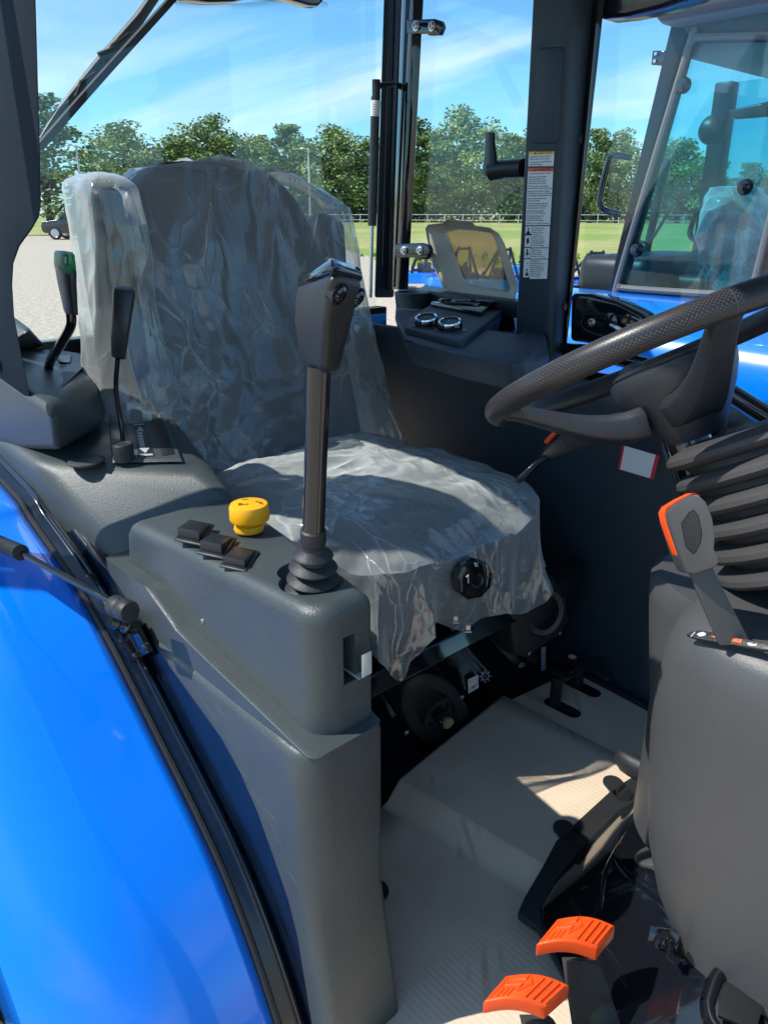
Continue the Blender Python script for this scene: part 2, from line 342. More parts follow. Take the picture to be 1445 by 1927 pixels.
def bolt(name, c, ax, r, m, parent, label=None):
    c = Vector(c); ax = Vector(ax).normalized()
    mb = MB(); mb.lathe(c, ax, [(r*1.35, 0), (r*1.35, r*.25), (r, r*.3), (r, r*.7), (r*.85, r*.85), (r*.45, r*.86), (r*.42, r*.5)], 16)
    return mb.build(name, m, parent, label=label)
def hull(pts, mb=None):
    mb = mb or MB(); vs = [mb.bm.verts.new(p) for p in pts]; r = bmesh.ops.convex_hull(mb.bm, input=vs)
    bmesh.ops.delete(mb.bm, geom=[g for g in r['geom_interior'] if isinstance(g, bmesh.types.BMVert)], context='VERTS')
    bmesh.ops.dissolve_limit(mb.bm, angle_limit=rad(3), verts=mb.bm.verts, edges=mb.bm.edges); return mb
def cut(o, mbs):
    """carve openings out of a part"""
    for mb in mbs:
        bmesh.ops.recalc_face_normals(mb.bm, faces=mb.bm.faces)
        me = bpy.data.meshes.new('cutter'); mb.bm.to_mesh(me); mb.bm.free(); c = bpy.data.objects.new('cutter', me); COL.objects.link(c)
        c.location = (0, 0, 0); off = WLOC[o.name]
        me.transform(Matrix.Translation(-off)); m0 = o.modifiers.new('b', 'BOOLEAN'); m0.object = c; m0.operation = 'DIFFERENCE'; m0.solver = 'EXACT'
        par, loc = o.parent, o.location.copy(); o.parent = None; o.location = (0, 0, 0)
        bpy.context.view_layer.update(); dg = bpy.context.evaluated_depsgraph_get(); nm = bpy.data.meshes.new_from_object(o.evaluated_get(dg))
        o.modifiers.clear(); o.data = nm; o.parent = par; o.location = loc; bpy.data.objects.remove(c)
        for p in nm.polygons: p.use_smooth = True
        nm.set_sharp_from_angle(angle=rad(38))
def hit(o, u, v, lift=0):
    """where the sight line meets a part's surface: point and outward normal"""
    bpy.context.view_layer.update(); off = WLOC[o.name]; d = ray(u, v).normalized()
    ok, p, n, i = o.ray_cast(CAM-off, d)
    if not ok: return None
    if n.dot(d) > 0: n = -n
    return p+off+n*lift, n.copy()
# ================================================================== THE OPEN AIR
GZ = -.9
def at(u, depth, z=GZ):
    p = CAM + ray(u, 400.1)*depth; p.z = z; return p
g = MB(); g.face([(-2500, -2500, GZ), (2500, -2500, GZ), (2500, 2500, GZ), (-2500, 2500, GZ)])
go = g.build('ground', M['gravel'], smooth=False); go['kind'] = 'structure'
e = [Z(u, v, GZ+.004) for u, v in [(-900, 437), (-200, 441), (250, 445), (620, 462), (760, 500), (1100, 508), (1500, 512), (2300, 515)]]
far = [at(u, 1500, GZ+.004) for u in (2300, 722, -900)]
f_ = MB(); f_.face(e+far); fo = f_.build('grass_field', M['field'], smooth=False); fo['kind'] = 'structure'
# short grass tufts along the edge of the lot and over the nearer meadow
tf = MB(); rnd = random.Random(3)
for i in range(2600):
    k = rnd.random(); a = e[1].lerp(e[-1], k) if False else None
    u = rnd.uniform(-100, 1500); D = 12*(1+rnd.random()**1.5*2)
    base = at(u, D); 
    vv = 963.5-FPX*((base-CAM).dot(UP)/((base-CAM).dot(FW)))
    lim = 446 if u < 300 else (446+(u-300)/460*50 if u < 760 else 503)
    if vv > lim: continue
    h = rnd.uniform(.06, .18)*(1+D/60); w = rnd.uniform(.04, .12)*D/20; a = rnd.uniform(0, 6.28); d = Vector((math.cos(a), math.sin(a), 0))*w
    tf.face([base-d, base+d, base+d*.3+Vector((rnd.uniform(-.1, .1), rnd.uniform(-.1, .1), h))])
to = tf.build('meadow_grass', M['field'], smooth=False, recalc=False); to['kind'] = 'stuff'

def leaves(mb, c, r, n, s, rnd):
    c = Vector(c)
    for _ in range(n):
        d = Vector((rnd.gauss(0, 1), rnd.gauss(0, 1), rnd.gauss(0, 1))).normalized()*(rnd.random()**.45)
        p = c+Vector((d.x*r[0], d.y*r[1], d.z*r[2])); q = Vector((rnd.gauss(0, 1), rnd.gauss(0, 1), rnd.gauss(0, 1)+.3)).normalized()
        a = q.orthogonal().normalized()*s*rnd.uniform(.6, 1.3); b = q.cross(a).normalized()*s*rnd.uniform(.5, 1.1)
        mb.face([p-a*.5-b*.15, p-b*.5+a*.1, p+a*.5, p+b*.5])
def make_tree(seed, H, Wd, base, m, n=34, s=.55):
    """rooted at the origin; H tall, crown Wd wide from height base up"""
    rnd = random.Random(seed); root = thing('tree', 'x', 'tree', (0, 0, 0)); cr = MB(); tk = MB()
    tk.tube([(0, 0, -.2), (.1, 0, H*.25), (-.1, .1, H*.55), (0, 0, H*.8)], [H*.022, H*.018, H*.012, H*.004], 8)
    for i in range(n):
        t = (i+.5)/n; z = base+(H-base)*(t**.8)*.94; wr = Wd/2*math.sqrt(max(.05, 1-abs((z-base)/(H-base)*1.9-.75)**2.2)) if z < H*.95 else Wd*.1
        a = rnd.uniform(0, 6.28); rr = wr*rnd.uniform(.35, .95); c = Vector((math.cos(a)*rr, math.sin(a)*rr, z+rnd.uniform(-.5, .5)))
        q = Wd*rnd.uniform(.12, .22)
        leaves(cr, c, (q, q, q*.75), 150, s*.78, rnd)
        if i % 4 == 0: tk.tube([(0, 0, max(1, c.z-2.5)), c*.6+Vector((0, 0, c.z*.35)), c], [H*.01, H*.006, .03], 6)
    leaves(cr, (0, 0, (H+base)/2), (Wd*.28, Wd*.28, (H-base)*.42), 900, s, rnd)
    cr.build('crown', m, root, smooth=False, recalc=False); tk.build('trunk', M['bark'], root); return root
protos = [make_tree(11, 16, 11, 2.2, M['leafA']), make_tree(12, 17, 9, 2.0, M['leafB']), make_tree(13, 13, 10, 1.2, M['leafA']), make_tree(14, 16, 8.5, 1.5, M['leafC'])]
pH = [16, 17, 13, 16]; used = [0]*4
def put_tree(k, u, vt, D, label, wide=1.0):
    p = at(u, D); top = CAM.z + (400.1-vt)/FPX*D/1.0; h = (top-GZ)
    if used[k] == 0: o = protos[k]; o.location = p; WLOC[o.name] = p
    else: o = copy_tree(protos[k], p)
    used[k] = 1; s = h/pH[k]; o.scale = (s*wide*1.6, s*wide*1.6, s); o.rotation_euler.z = u*.7 % 6.28; o['label'] = label; o['group'] = 'trees along the far side of the field'
TREES = [
 (1, 95, 196, 70, 'tall dark tree standing close behind the parked dark car', 1.0),
 (0, 246, 252, 165, 'broad round-crowned tree just right of the left light pole', 1.15),
 (2, 330, 272, 168, 'low tree between the broad round crown and the peaked crown above the seat', 1.2),
 (0, 400, 240, 165, 'highest peaked tree directly above the top of the wrapped seat', .85),
 (2, 455, 271, 170, 'short pale tree right of the peaked tree above the seat', .9),
 (3, 497, 260, 165, 'narrow bright tree two left of the right light pole', .8),
 (1, 549, 247, 165, 'tall tree just left of the right light pole', .85),
 (0, 627, 254, 165, 'full rounded tree just right of the right light pole', .9),
 (2, 690, 274, 168, 'tree cut off by the black rear corner post of the cab', 1.0),
 (1, 772, 236, 160, 'dark tree rising at the right edge of the black rear corner post', .9),
 (3, 820, 256, 160, 'pale slim tree second right of the rear corner post', .85),
 (0, 872, 228, 160, 'tallest tree in the narrow side window, left of the black latch', .9),
 (3, 958, 258, 160, 'light green tree behind the black window latch', .95),
 (1, 1018, 250, 165, 'tree hidden mostly by the wide pillar with the warning label', 1.0),
 (1, 1110, 255, 150, 'tree right of the wide label pillar, above the grass', .8),
 (0, 1160, 264, 150, 'tree behind the grab handle of the neighbouring cab', .8),
 (2, 1275, 275, 150, 'tree seen through the left part of the neighbouring cab glass', .9),
 (3, 1335, 300, 150, 'lower tree seen in the middle of the neighbouring cab glass', .8),
 (1, 1400, 312, 150, 'tree seen behind the wrapped seat of the neighbouring cab', .9)]
for a in TREES: put_tree(*a)
# shrubs filling the foot of the wood, seen as one mass
hb = MB(); rnd = random.Random(5)
for i in range(460):
    u = 185+i*2.9; leaves(hb, at(u, 172+rnd.uniform(-3, 6), GZ+rnd.uniform(.5, 8.5)*rnd.uniform(.4, 1)), (3.6, 3.6, 3.8), 75, .8, rnd)
ho = hb.build('undergrowth', M['leafB'], smooth=False, recalc=False); ho['kind'] = 'stuff'
# light poles
def pole(u, vt, D, label):
    p = at(u, D); h = CAM.z+(400.1-vt)/FPX*D-GZ; t = thing('light_pole', label, 'light pole', p, 'light poles at the edge of the lot')
    MB().tube([p, p+V(0, 0, h)], [.11, .075], 10).build('pole', M['concrete'], t)
    d = RT*-1; MB().tube([p+V(0, 0, h-.1), p+V(0, 0, h)+d*.35], .05, 8).build('arm', M['concrete'], t)
    MB().box(p+V(0, 0, h+.02)+d*.55, (.55, .3, .16), frame3(d, (0, 0, 1)).transposed().to_3x3() if False else None).build('lamp_head', M['concrete'], t, bevel=.05)
pole(160, 285, 62, 'pale light pole with a small head left of the broad tree'); pole(584, 291, 75, 'pale light pole among the trees right above the wrapped seat')
# fence
fp0, fp1 = at(560, 118), at(1330, 96)
ft = thing('wire_fence', 'low wire fence with thin posts along the far side of the field', 'fence', fp0.lerp(fp1, .5))
nP = 22
for i in range(nP+1):
    p = fp0.lerp(fp1, i/nP); MB().tube([p, p+V(0, 0, 1.75)], .06, 6).build('post', M['concrete'], ft)
for z in (1.62, .9): MB().tube([fp0+V(0, 0, z), fp1+V(0, 0, z)], .035, 5).build('rail', M['concrete'], ft)
# parked car
def car():
    p = at(131, 57); right = Vector(RT); away = Vector((FW.x, FW.y, 0)).normalized()
    def P(a, b, z): return p+(right*a+away*b+V(0, 0, z))*1.27   # a: towards picture right (rear of car)
    t = thing('parked_car', 'dark sport utility car parked on the gravel below the tall dark tree', 'car', p)
    prof = [(-1.75, .45), (-1.8, .75), (-1.7, 1.0), (-.75, 1.12), (-.15, 1.72), (.3, 1.82), (2.3, 1.8), (2.9, 1.15), (2.95, .5), (2.9, .38), (-1.6, .36)]
    b = MB().ext([P(a, -.0, z) for a, z in prof], away*1.85*1.27).build('body', M['carpaint'], t, bevel=.07, seg=3)
    for w in ([(-.62, 1.14), (-.12, 1.64), (.6, 1.68), (.6, 1.16)], [(.7, 1.16), (.7, 1.68), (1.55, 1.68), (1.6, 1.16)], [(1.7, 1.16), (1.65, 1.68), (2.25, 1.66), (2.6, 1.2)]):
        MB().ext([P(a, -.012, z) for a, z in w], away*.02).build('window', M['gloss'], t)
    MB().ext([P(-.74, .2, 1.14), P(-.17, .25, 1.7), P(-.17, 1.6, 1.7), P(-.74, 1.65, 1.14)], V(0, 0, .015)-right*.02).build('windscreen', M['gloss'], t)
    for a in (-1.0, 1.95):
        for b_ in (.1, 1.75):
            w = MB().lathe(P(a, b_-.14, .37), away, [(.25, 0), (.45, .01), (.47, .05), (.47, .22), (.45, .27), (.25, .27)], 24).build('wheel', M['tyre'], t)
            MB().lathe(P(a, b_-.155, .37), away, [(.02, .0), (.1, .0), (.28, .02), (.31, .0), (.31, .04)], 20).build('rim', M['steel'], w)
    MB().box(P(-1.72, .25, .78), (.12, .3, .16)).build('headlight', M['steel'], t, bevel=.03)
    MB().box(P(-1.72, 1.6, .78), (.12, .3, .16)).build('headlight', M['steel'], t, bevel=.03)
    MB().box(P(-1.1, .05, .5), (.1, .1, .06)); 
    MB().tube([P(-.5, -.02, 1.15), P(-.55, -.16, 1.22)], [.05, .1], 8).build('door_mirror', M['carpaint'], t)
car()
# blue mowing decks parked behind the tractors
def mower(p, label):
    t = thing('mower_deck', label, 'mower', p, 'blue mowing implements parked by the field')
    x, y = RT, Vector((FW.x, FW.y, 0)).normalized()
    def P(a, b, z): return p+x*a+y*b+V(0, 0, z)
    MB().prism([P(*q, .22) for q in [(-.8, -.7), (.8, -.7), (.9, 0), (.7, .75), (-.7, .75), (-.9, 0)]], [P(*q, .46) for q in [(-.75, -.62), (.75, -.62), (.84, 0), (.62, .68), (-.62, .68), (-.84, 0)]]).build('deck', M['blue'], t, bevel=.03)
    fr = MB()
    for s in (-1, 1): fr.tube([P(.35*s, -.5, .45), P(.12*s, -.45, 1.15), P(.3*s, .75, .5)], .03, 8)
    fr.tube([P(-.36, -.55, .55), P(.36, -.55, .55)], .03, 8); fr.tube([P(-.12, -.45, 1.12), P(.12, -.45, 1.12)], .03, 8); fr.build('hitch_frame', M['black'], t)
    MB().box(P(0, 0, .58), (.28, .28, .24)).build('gearbox', M['black'], t, bevel=.03)
    MB().tube([P(0, -.1, .62), P(0, -.9, .8)], .05, 10).build('drive_shaft', M['yellow'] if False else M['black'], t)
    for s in (-1, 1):
        MB().lathe(P(.55*s-.06, .95, .2), x, [(.08, 0), (.2, .0), (.2, .12), (.08, .12)], 16).build('wheel', M['tyre'], t)
        MB().tube([P(.55*s, .7, .45), P(.55*s, .97, .42), P(.55*s, .95, .2)], .025, 6).build('wheel_arm', M['blue'], t)
    MB().box(P(.3, .2, .5), (.5, .2, .1)).build('belt_cover', M['blue'], t, bevel=.03)
for u, D, l in [(800, 19.5, 'blue mower deck beside the rear corner post, leftmost of the row'), (872, 18, 'blue mower deck seen through the raised tan lid'), (948, 17.5, 'blue mower deck at the right edge of the tan lid'),
                (1065, 17, 'blue mower deck hidden mostly by the label pillar'), (1120, 16, 'blue mower deck right of the label pillar, by the neighbouring fender'), (1010, 22, 'blue mower deck behind the label pillar, furthest back')]:
    mower(at(u, D), l)

# ================================================================== NEIGHBOURING TRACTOR
NY = 2.9
def n_(u, v, dy=0): return Y(u, v, NY+dy)
nt_ = thing('tractor', 'second blue cab tractor parked alongside, seen through the far door', 'tractor', (-1.2, 3.5, GZ))
MB().ext([n_(1264, 30), n_(1292, 60), n_(1158, 545), n_(1135, 575)], (0, .09, 0)).build('rear_pillar', M['nframe'], nt_, bevel=.012)
MB().ext([n_(1460, 330), n_(1560, 30), n_(1640, 30), n_(1480, 600), n_(1412, 600)], (0, .09, 0)).build('door_pillar', M['nframe'], nt_, bevel=.012)
MB().ext([n_(1270, 18), n_(1900, -40), n_(1900, 30), n_(1560, 62), n_(1288, 66)], (0, .1, 0)).build('roof_rail', M['nframe'], nt_, bevel=.01)
MB().ext([n_(1140, 545), n_(1160, 540), n_(1445, 562), n_(1700, 580), n_(1700, 620), n_(1130, 575)], (0, .09, 0)).build('sill', M['nframe'], nt_, bevel=.01)
MB().tube(sm([n_(1300, 82, -.01), n_(1294, 92, -.01), n_(1164, 520, -.01), n_(1168, 537, -.01), n_(1185, 543, -.01), n_(1395, 556, -.01), n_(1412, 550, -.01), n_(1470, 330, -.01), n_(1550, 80, -.01), n_(1540, 68, -.01), n_(1320, 70, -.01), n_(1300, 82, -.01)], 5), .013, 8).build('glass_seal', M['seal'], nt_)
MB().ext([n_(1298, 72, .01), n_(1164, 540, .01), n_(1412, 556, .01), n_(1550, 72, .01)], (0, .006, 0)).build('door_glass', M['tglass'], nt_, smooth=False)
zr = n_(1290, 62).z
rx = Y(1215, 40, 2.78).x; rb = [(rx, 2.78), (-.5, 2.78), (-.5, 4.3), (rx-.02, 4.3)]
MB().prism([V(x, y, zr+.02) for x, y in rb], [V(x*1.0, y, zr+.20) for x, y in rb]).build('roof', M['roofgrey'], nt_, bevel=.06, label='pale underside of the neighbouring cab roof')
MB().prism([V(-1.66, 2.98, zr-.06), V(-.6, 2.98, zr-.06), V(-.6, 4.15, zr-.06), V(-1.66, 4.15, zr-.06)], [V(-1.66, 2.98, zr+.02), V(-.6, 2.98, zr+.02), V(-.6, 4.15, zr+.02), V(-1.66, 4.15, zr+.02)]).build('headliner', M['headliner'], nt_, bevel=.02)
z0 = n_(1150, 550).z
for x in (-2.05, -1.15, -.3):
    MB().ext([V(x, 4.05, z0-.1), V(x+.09, 4.05, z0-.1), V(x+.09, 4.05, zr), V(x, 4.05, zr)], (0, .08, 0)).build('far_pillar', M['nframe'], nt_, bevel=.01)
MB().ext([V(-2.0, 4.1, z0), V(-1.1, 4.1, z0), V(-1.1, 4.1, zr), V(-2.0, 4.1, zr)], (0, .006, 0)).build('far_glass', M['tglass'], nt_, smooth=False)
MB().ext([V(-2.1, 2.95, z0-.5), V(-2.1, 4.1, z0-.5), V(-2.1, 4.1, z0), V(-2.1, 2.95, z0)], (.05, 0, 0)).build('rear_panel', M['nframe'], nt_, bevel=.01)
MB().box((-1.2, 3.52, -.02), (1.7, 1.15, .1)).build('cab_floor', M['black'], nt_)
MB().tube(sm([n_(1186, 297, -.01), n_(1158, 293, -.06), n_(1146, 300, -.07), n_(1130, 360, -.07), n_(1128, 385, -.07), n_(1138, 396, -.06), n_(1166, 403, -.01)], 6), .0125, 10).build('grab_handle', M['gloss'], nt_)
hp = MB().ext([n_(1227, 95, .02), n_(1256, 95, .02), n_(1247, 124, .02), n_(1224, 122, .02)], (0, .008, 0)).build('hinge_bracket', M['gloss'], nt_, bevel=.003)
for u, v in ((1233, 101), (1231, 115)): MB().lathe(n_(u, v, .012), (0, -1, 0), [(.006, 0), (.006, .002)], 12).build('bolt_hole', M['steel'], hp)
for u, v in ((1287, 161), (1200, 470), (1403, 352)):
    MB().lathe(n_(u, v, -.01), (0, -1, 0), [(.027, 0), (.028, .01), (.022, .022), (.008, .028)], 20).build('glass_knob', M['gloss'], nt_)
# inside: seat, consoles, wiper, wheel, green panel standing in for a sign
MB().tube([n_(1210, 500, .9), n_(1255, 300, .9)], .02, 8).build('gas_strut', M['black'], nt_)
MB().tube(sm([n_(1200, 455, .8), n_(1225, 450, .8), n_(1262, 390, .8)], 5), .008, 6).build('wiper_arm', M['black'], nt_)
MB().ext([n_(1356, 425, .9), n_(1345, 418, .9), n_(1368, 352, .9), n_(1386, 358, .9)], (0, .02, 0)).build('green_sign', M['green'], nt_)
MB().tube(sm([n_(1345, 395, .95), n_(1315, 393, .95), n_(1298, 435, .95), n_(1305, 450, .95), n_(1330, 455, .95)], 5), .014, 8).build('far_handle', M['gloss'], nt_)
MB().box(n_(1225, 520, .5), (.35, .7, .2)).build('side_console', M['black'], nt_, bevel=.05)
MB().box(n_(1420, 545, .5), (.8, .25, .1)).build('side_console', M['black'], nt_, bevel=.03)
MB().ext([n_(1365, 208, .7), n_(1445, 190, .7), n_(1500, 200, .7), n_(1500, 215, .7), n_(1400, 222, .7), n_(1378, 224, .7)], (0, .04, 0)).build('sun_visor', M['black'], nt_, bevel=.01)
MB().lathe(n_(1337, 248, .6), (.6, -.7, .1), [(.005, 0), (.055, .005), (.06, .04), (.04, .07), (.01, .08)], 20).build('work_lamp', M['black'], nt_)
sb = MB(); sc = n_(1385, 540, .55)
def seatshell(w, k=1.0, wr=0.0):
    def fn(i, j):
        th = 2*math.pi*i; z = j*.40; ww = w*(1-.55*max(0, j-.55)**1.5/.3)*.5 if j < 1 else .02
        x = math.cos(th); y = math.sin(th); dd = .09*k*(1 if j < .93 else .6)
        p = sc+V((.10*k)*math.copysign(abs(x)**.7, x)*(1-.5*j*j)-.12*j+.05, ww*math.copysign(abs(y)**.7, y), z)
        if wr: q = fold(p*9)*wr; p += V(x, y, .2)*q
        return p
    return MB().grid(fn, 60 if wr else 24, 50 if wr else 14, True)
st = seatshell(.5).build('seat', M['seat'], nt_)
# fender of the neighbour
def fend(P0, yo, yi, R, a0, a1, drop=.05):
    def fn(i, j):
        a = rad(a0+(a1-a0)*i); t = j; y = yi+(yo-yi)*min(1, t/.8); r = R-drop*max(0, (t-.35)/.65)**3*2.2 if t < .8 else R-drop*1.0-(t-.8)/.2*.11
        return V(P0[0]+r*math.cos(a), y, P0[1]+r*math.sin(a))
    return MB().grid(fn, 60, 20)
def nbody(i, j):
    x = -2.45+2.9*i; top = .695-.045*max(0, (x+1.6)/1.6)**2-.5*max(0, (-x-2.1)/.35)**2
    if j < .55: y = 2.93-.50*j/.55; z = top-.07*(j/.55)**2.2
    else: q = (j-.55)/.45; y = 2.43-.06*math.sin(min(1, q*2)*math.pi/2); z = top-.07-.36*q**1.3
    return V(x, y, z)
MB().grid(nbody, 60, 40).build('fender', M['blue'], nt_, solid=.006)
MB().lathe((-1.75, 2.46, -.2), (0, 1, 0), [(.3, 0), (.62, -.02), (.7, .04), (.7, .38), (.62, .44), (.3, .4)], 48).build('rear_wheel', M['tyre'], nt_)
MB().ext([V(-.3, 3.15, .0), V(1.4, 3.2, .05), V(1.5, 3.2, .4), V(-.3, 3.15, .62)], (0, .75, 0)).build('hood', M['blue'], nt_, bevel=.06)
MB().lathe((1.0, 2.85, -.45), (0, 1, 0), [(.2, 0), (.4, 0), (.45, .05), (.45, .25), (.4, .3), (.2, .3)], 36).build('front_wheel', M['tyre'], nt_)
for a in range(15, 170, 8):
    pass
tag(seatshell(.56, 1.15, .022).build('plastic_seat_cover', M['film2'], None), 'clear plastic bag over the seat inside the neighbouring cab', 'seat cover')
# ================================================================== OUR TRACTOR
T = thing('tractor', 'new blue compact tractor in the foreground, seen through its open right cab door', 'tractor', (-.9, .92, GZ))
def P_(mb, name, m, parent=None, **k): return mb.build(name, M[m], parent or T, **k)
# ---- fender and the arch strips beside it
Apx = [(-420, 560), (-200, 705), (0, 905), (60, 985), (170, 1150), (300, 1400), (420, 1650), (510, 1900), (570, 2120), (625, 2420)]
A = sm([Y(u, v, .36) for u, v in Apx], 8)
WC = V(-1.62, 0, -.34)
def fh(p): return (.022+.085*min(1, max(0, (p.x+1.12)/.25)))*(1-.75*min(1, max(0, (p.x+.74)/.14)))
def nrm(p): d = V(p.x-WC.x, 0, p.z-WC.z); return d.normalized()
def fsec(p):
    n = nrm(p); out = []
    for k in range(25):
        t = k/24; y = .357-.255*min(1, t/.8); drop = .055*max(0, (t-.3)/.5)**2.2 if t < .8 else .055+(t-.8)/.2*.13
        out.append(V(p.x, y, p.z)-n*(drop+.002))
    return out
P_(MB().loft([fsec(p) for p in A], closed=False, cap=False), 'fender', 'blue', label='large glossy blue rear fender', solid=.005)
P_(MB().loft([[V(p.x, y, p.z)+nrm(p)*o for y, o in ((.3585, -.02), (.3585, .003), (.3605, .007), (.3645, .007), (.367, .002), (.367, -.02))] for p in A]), 'rubber_seal', 'rubber')
P_(MB().loft([[V(p.x, y, p.z)+nrm(p)*o for y, o in ((.3675, -.03), (.3675, 0), (.384, .003), (.388, .010), (.3925, .011), (.394, .004), (.398, .010), (.402, fh(p)), (.44, fh(p)+.005), (.44, -.03))] for p in A]), 'door_frame_rail', 'frame', bevel=.0015, seg=2)
P_(MB().tube([V(p.x, .3865, p.z)+nrm(p)*.0125 for p in A], .0032, 8), 'frame_bead', 'gloss')
P_(MB().lathe((-1.6, -.16, -.28), (0, 1, 0), [(.3, 0), (.62, -.03), (.69, .03), (.69, .40), (.62, .46), (.3, .42)], 64), 'rear_tyre', 'tyre')
lug = MB()
for i in range(44):
    a = 2*math.pi*i/44; c = V(-1.6+.69*math.cos(a), .02+.11*(-1)**i, -.28+.69*math.sin(a)); lug.box(c, (.05, .24, .035), Matrix.Rotation(-a, 3, 'Y') @ Matrix.Rotation(.5*(-1)**i, 3, 'X'))
P_(lug, 'tyre_lugs', 'tyre')
# ---- gas strut for the open door
j0 = Y(247, 1152, .345); j1 = Y(150, 1043, .290) ; s1 = Y(-30, 1008, .262)
jj = Y(40, 1040, .285); je = Y(-190, 940, .25)
gs = P_(MB().tube([jj, je], .0115, 16), 'gas_strut', 'black', label='black gas strut of the open door')
P_(MB().tube([Y(238, 1148, .343), jj-(je-jj).normalized()*-.01], .0045, 12), 'piston_rod', 'gloss', gs)
ax = (jj-je).normalized(); c0 = Y(216, 1139, .340)
P_(MB().lathe(c0, ax, [(.006, -.003), (.0135, 0), (.0145, .004), (.0145, .02), (.0135, .0215), (.0145, .023), (.0145, .040), (.0125, .043)], 20), 'end_fitting', 'rubber', gs)
P_(MB().lathe(Y(243, 1175, .37), (0, -1, .6), [(.013, -.01), (.013, .006), (.009, .008), (.008, .016), (.0105, .02), (.008, .03)], 18), 'ball_stud', 'gloss', gs)
br = MB(); br.ext([Y(205, 1165, .385), Y(250, 1150, .385), Y(290, 1225, .385), Y(262, 1240, .385)], (0, -.008, 0))
for u, v, r in ((222, 1180, .005), (236, 1205, .004), (262, 1232, .004), (280, 1215, .005)): br.lathe(Y(u, v, .378), (0, -1, .2), [(r, 0), (r, .006), (r*.6, .009)], 10)
P_(br, 'mounting_bracket', 'gloss', gs, bevel=.0015)
# ---- right front console (loader joystick box)
def interp(tab, k):
    if k <= tab[0][0]: return tab[0][1]
    for (a0, b0), (a1, b1) in zip(tab, tab[1:]):
        if k <= a1: return b0+(b1-b0)*(k-a0)/(a1-a0)
    return tab[-1][1]
fx = -.566
ridge = sorted([(p.z, p.x) for p in [Y(u, v, .42) for u, v in ((240, 1062), (330, 1190), (450, 1333), (540, 1405), (590, 1440))]]+[(Y(240, 985, .42).z+.03, Y(240, 985, .42).x)])
def yin(x): return .502+min(.081, max(0, fx-x)*.215)
def cring(xl, xr, yo, z, rc, ins=0, tilt=0, extra=0):
    """one level of a console shell: big round at the front outer corner"""
    out = []; xl += ins; xr -= ins; yo += ins; r = max(.004, min(rc-ins*.5, (xr-xl)*.45)); r2 = min(.010, (xr-xl)*.2)
    for k in range(9): q = -math.pi/2+math.pi/2*k/8; out.append((xr-r+r*math.cos(q), yo+r+r*math.sin(q)))
    yi = yin(xr)+extra-ins
    for k in range(5): q = math.pi/2*k/4; out.append((xr-r2+r2*math.cos(q), yi-r2+r2*math.sin(q)))
    for k in range(1, 9): x = xr-r2+(xl+r2-(xr-r2))*k/8; out.append((x, yin(x)+extra-ins))
    for k in range(1, 5): q = math.pi/2+math.pi/2*k/4; out.append((xl+r2+r2*math.cos(q), yin(xl)+extra-ins-r2+r2*math.sin(q)))
    for k in range(5): q = math.pi+math.pi/2*k/4; out.append((xl+r2+r2*math.cos(q), yo+r2+r2*math.sin(q)))
    for k in range(1, 14): x = xl+r2+(xr-r-xl-r2)*k/14; out.append((x, yo))
    return [V(x, y, z+(x+.79)*.062*tilt) for x, y in out]
rgs = []
for z in [ridge[0][0]-.004, ridge[0][0]+.004, .415, .43, .45, .47, .49, .51, .53, .55, .575]:
    rgs.append(cring(interp(ridge, z), fx, .42, z, .034, 0, max(0, (z-.5)/.1)))
for k in range(7): q = math.pi/2*k/6; rgs.append(cring(interp(ridge, .6), fx, .42, .580+.018*math.sin(q), .034, .018*(1-math.cos(q)), 1))
box = P_(MB().loft(rgs), 'joystick_console', 'plastic')
bc = Z(588, 1112, .597)
cut(box, [MB().lathe(bc+V(-.004, .002, -.022), (0, 0, 1), [(.026, 0), (.034, .004), (.037, .015), (.039, .06)], 32),
          MB().lathe(bc+V(-.034, .016, -.016), (0, 0, 1), [(.018, 0), (.028, .004), (.033, .015), (.036, .06)], 32),
          MB().box((fx, .465, .540), (.05, .017, .060))])
hk = MB().sweep([V(fx-.02, .478, .516), V(fx+.010, .478, .516), V(fx+.014, .478, .520), V(fx+.014, .478, .549)], [(-.001, -.007, -.001), (-.001, .007, -.001), (.001, .007, .001), (.001, -.007, .001)])
P_(hk, 'bag_hook', 'cream', box, bevel=.0007)
bolt('screw', Y(384, 1168, .4215), (0, -1, 0), .0036, M['steel'], box)
# lower trim under the console
lbt = sorted([(p.z, p.x) for p in [Y(u, v, .395) for u, v in ((640, 2060), (600, 1900), (560, 1760), (520, 1640), (470, 1500), (430, 1415), (370, 1320), (300, 1232), (196, 1075))]])
rdt = sorted([(p.z, p.x+.004) for p in [Y(u, v, .395) for u, v in ((222, 1066), (262, 1096), (330, 1192), (450, 1335), (540, 1408), (590, 1443))]])
zr0 = rdt[0][0]; fr2 = -.5585
rgs = []
for z in (-.12, -.05, .0, .05, .1, .15, .2, .25, .3, .34, .37, zr0-.012): fz = fr2+.16*max(0, .2-z); rgs.append(cring(min(interp(lbt, z), fz-.05), fz, .395, z, .036, 0, 0, .008))
rgs.append(cring(interp(lbt, zr0-.004), fr2-.002, .397, zr0-.004, .036, 0, 0, .007)); rgs.append(cring(interp(lbt, zr0), fr2-.008, .401, zr0, .034, 0, 0, .003))
for z in [zr0+(rdt[-1][0]-zr0)*k/14 for k in range(0, 14)]:
    xl, xr = interp(lbt, z), interp(rdt, z)
    if xr-xl < .03: xl = xr-.03
    rgs.append(cring(xl, xr, .398, z+.001, .010, 0, 0, 0))
ltrim = P_(MB().loft(rgs), 'console_lower_trim', 'plastic', label='tall grey trim running from the console down to the floor')
def scuff(o, pts, r=.00035):
    q = [hit(o, u, v, .0002) for u, v in sm([V(a, b, 0) for a, b in pts], 5) for u, v in ((u, v),)] if False else [hit(o, p.x, p.y, .0002) for p in sm([V(a, b, 0) for a, b in pts], 5)]
    return [a[0] for a in q if a]
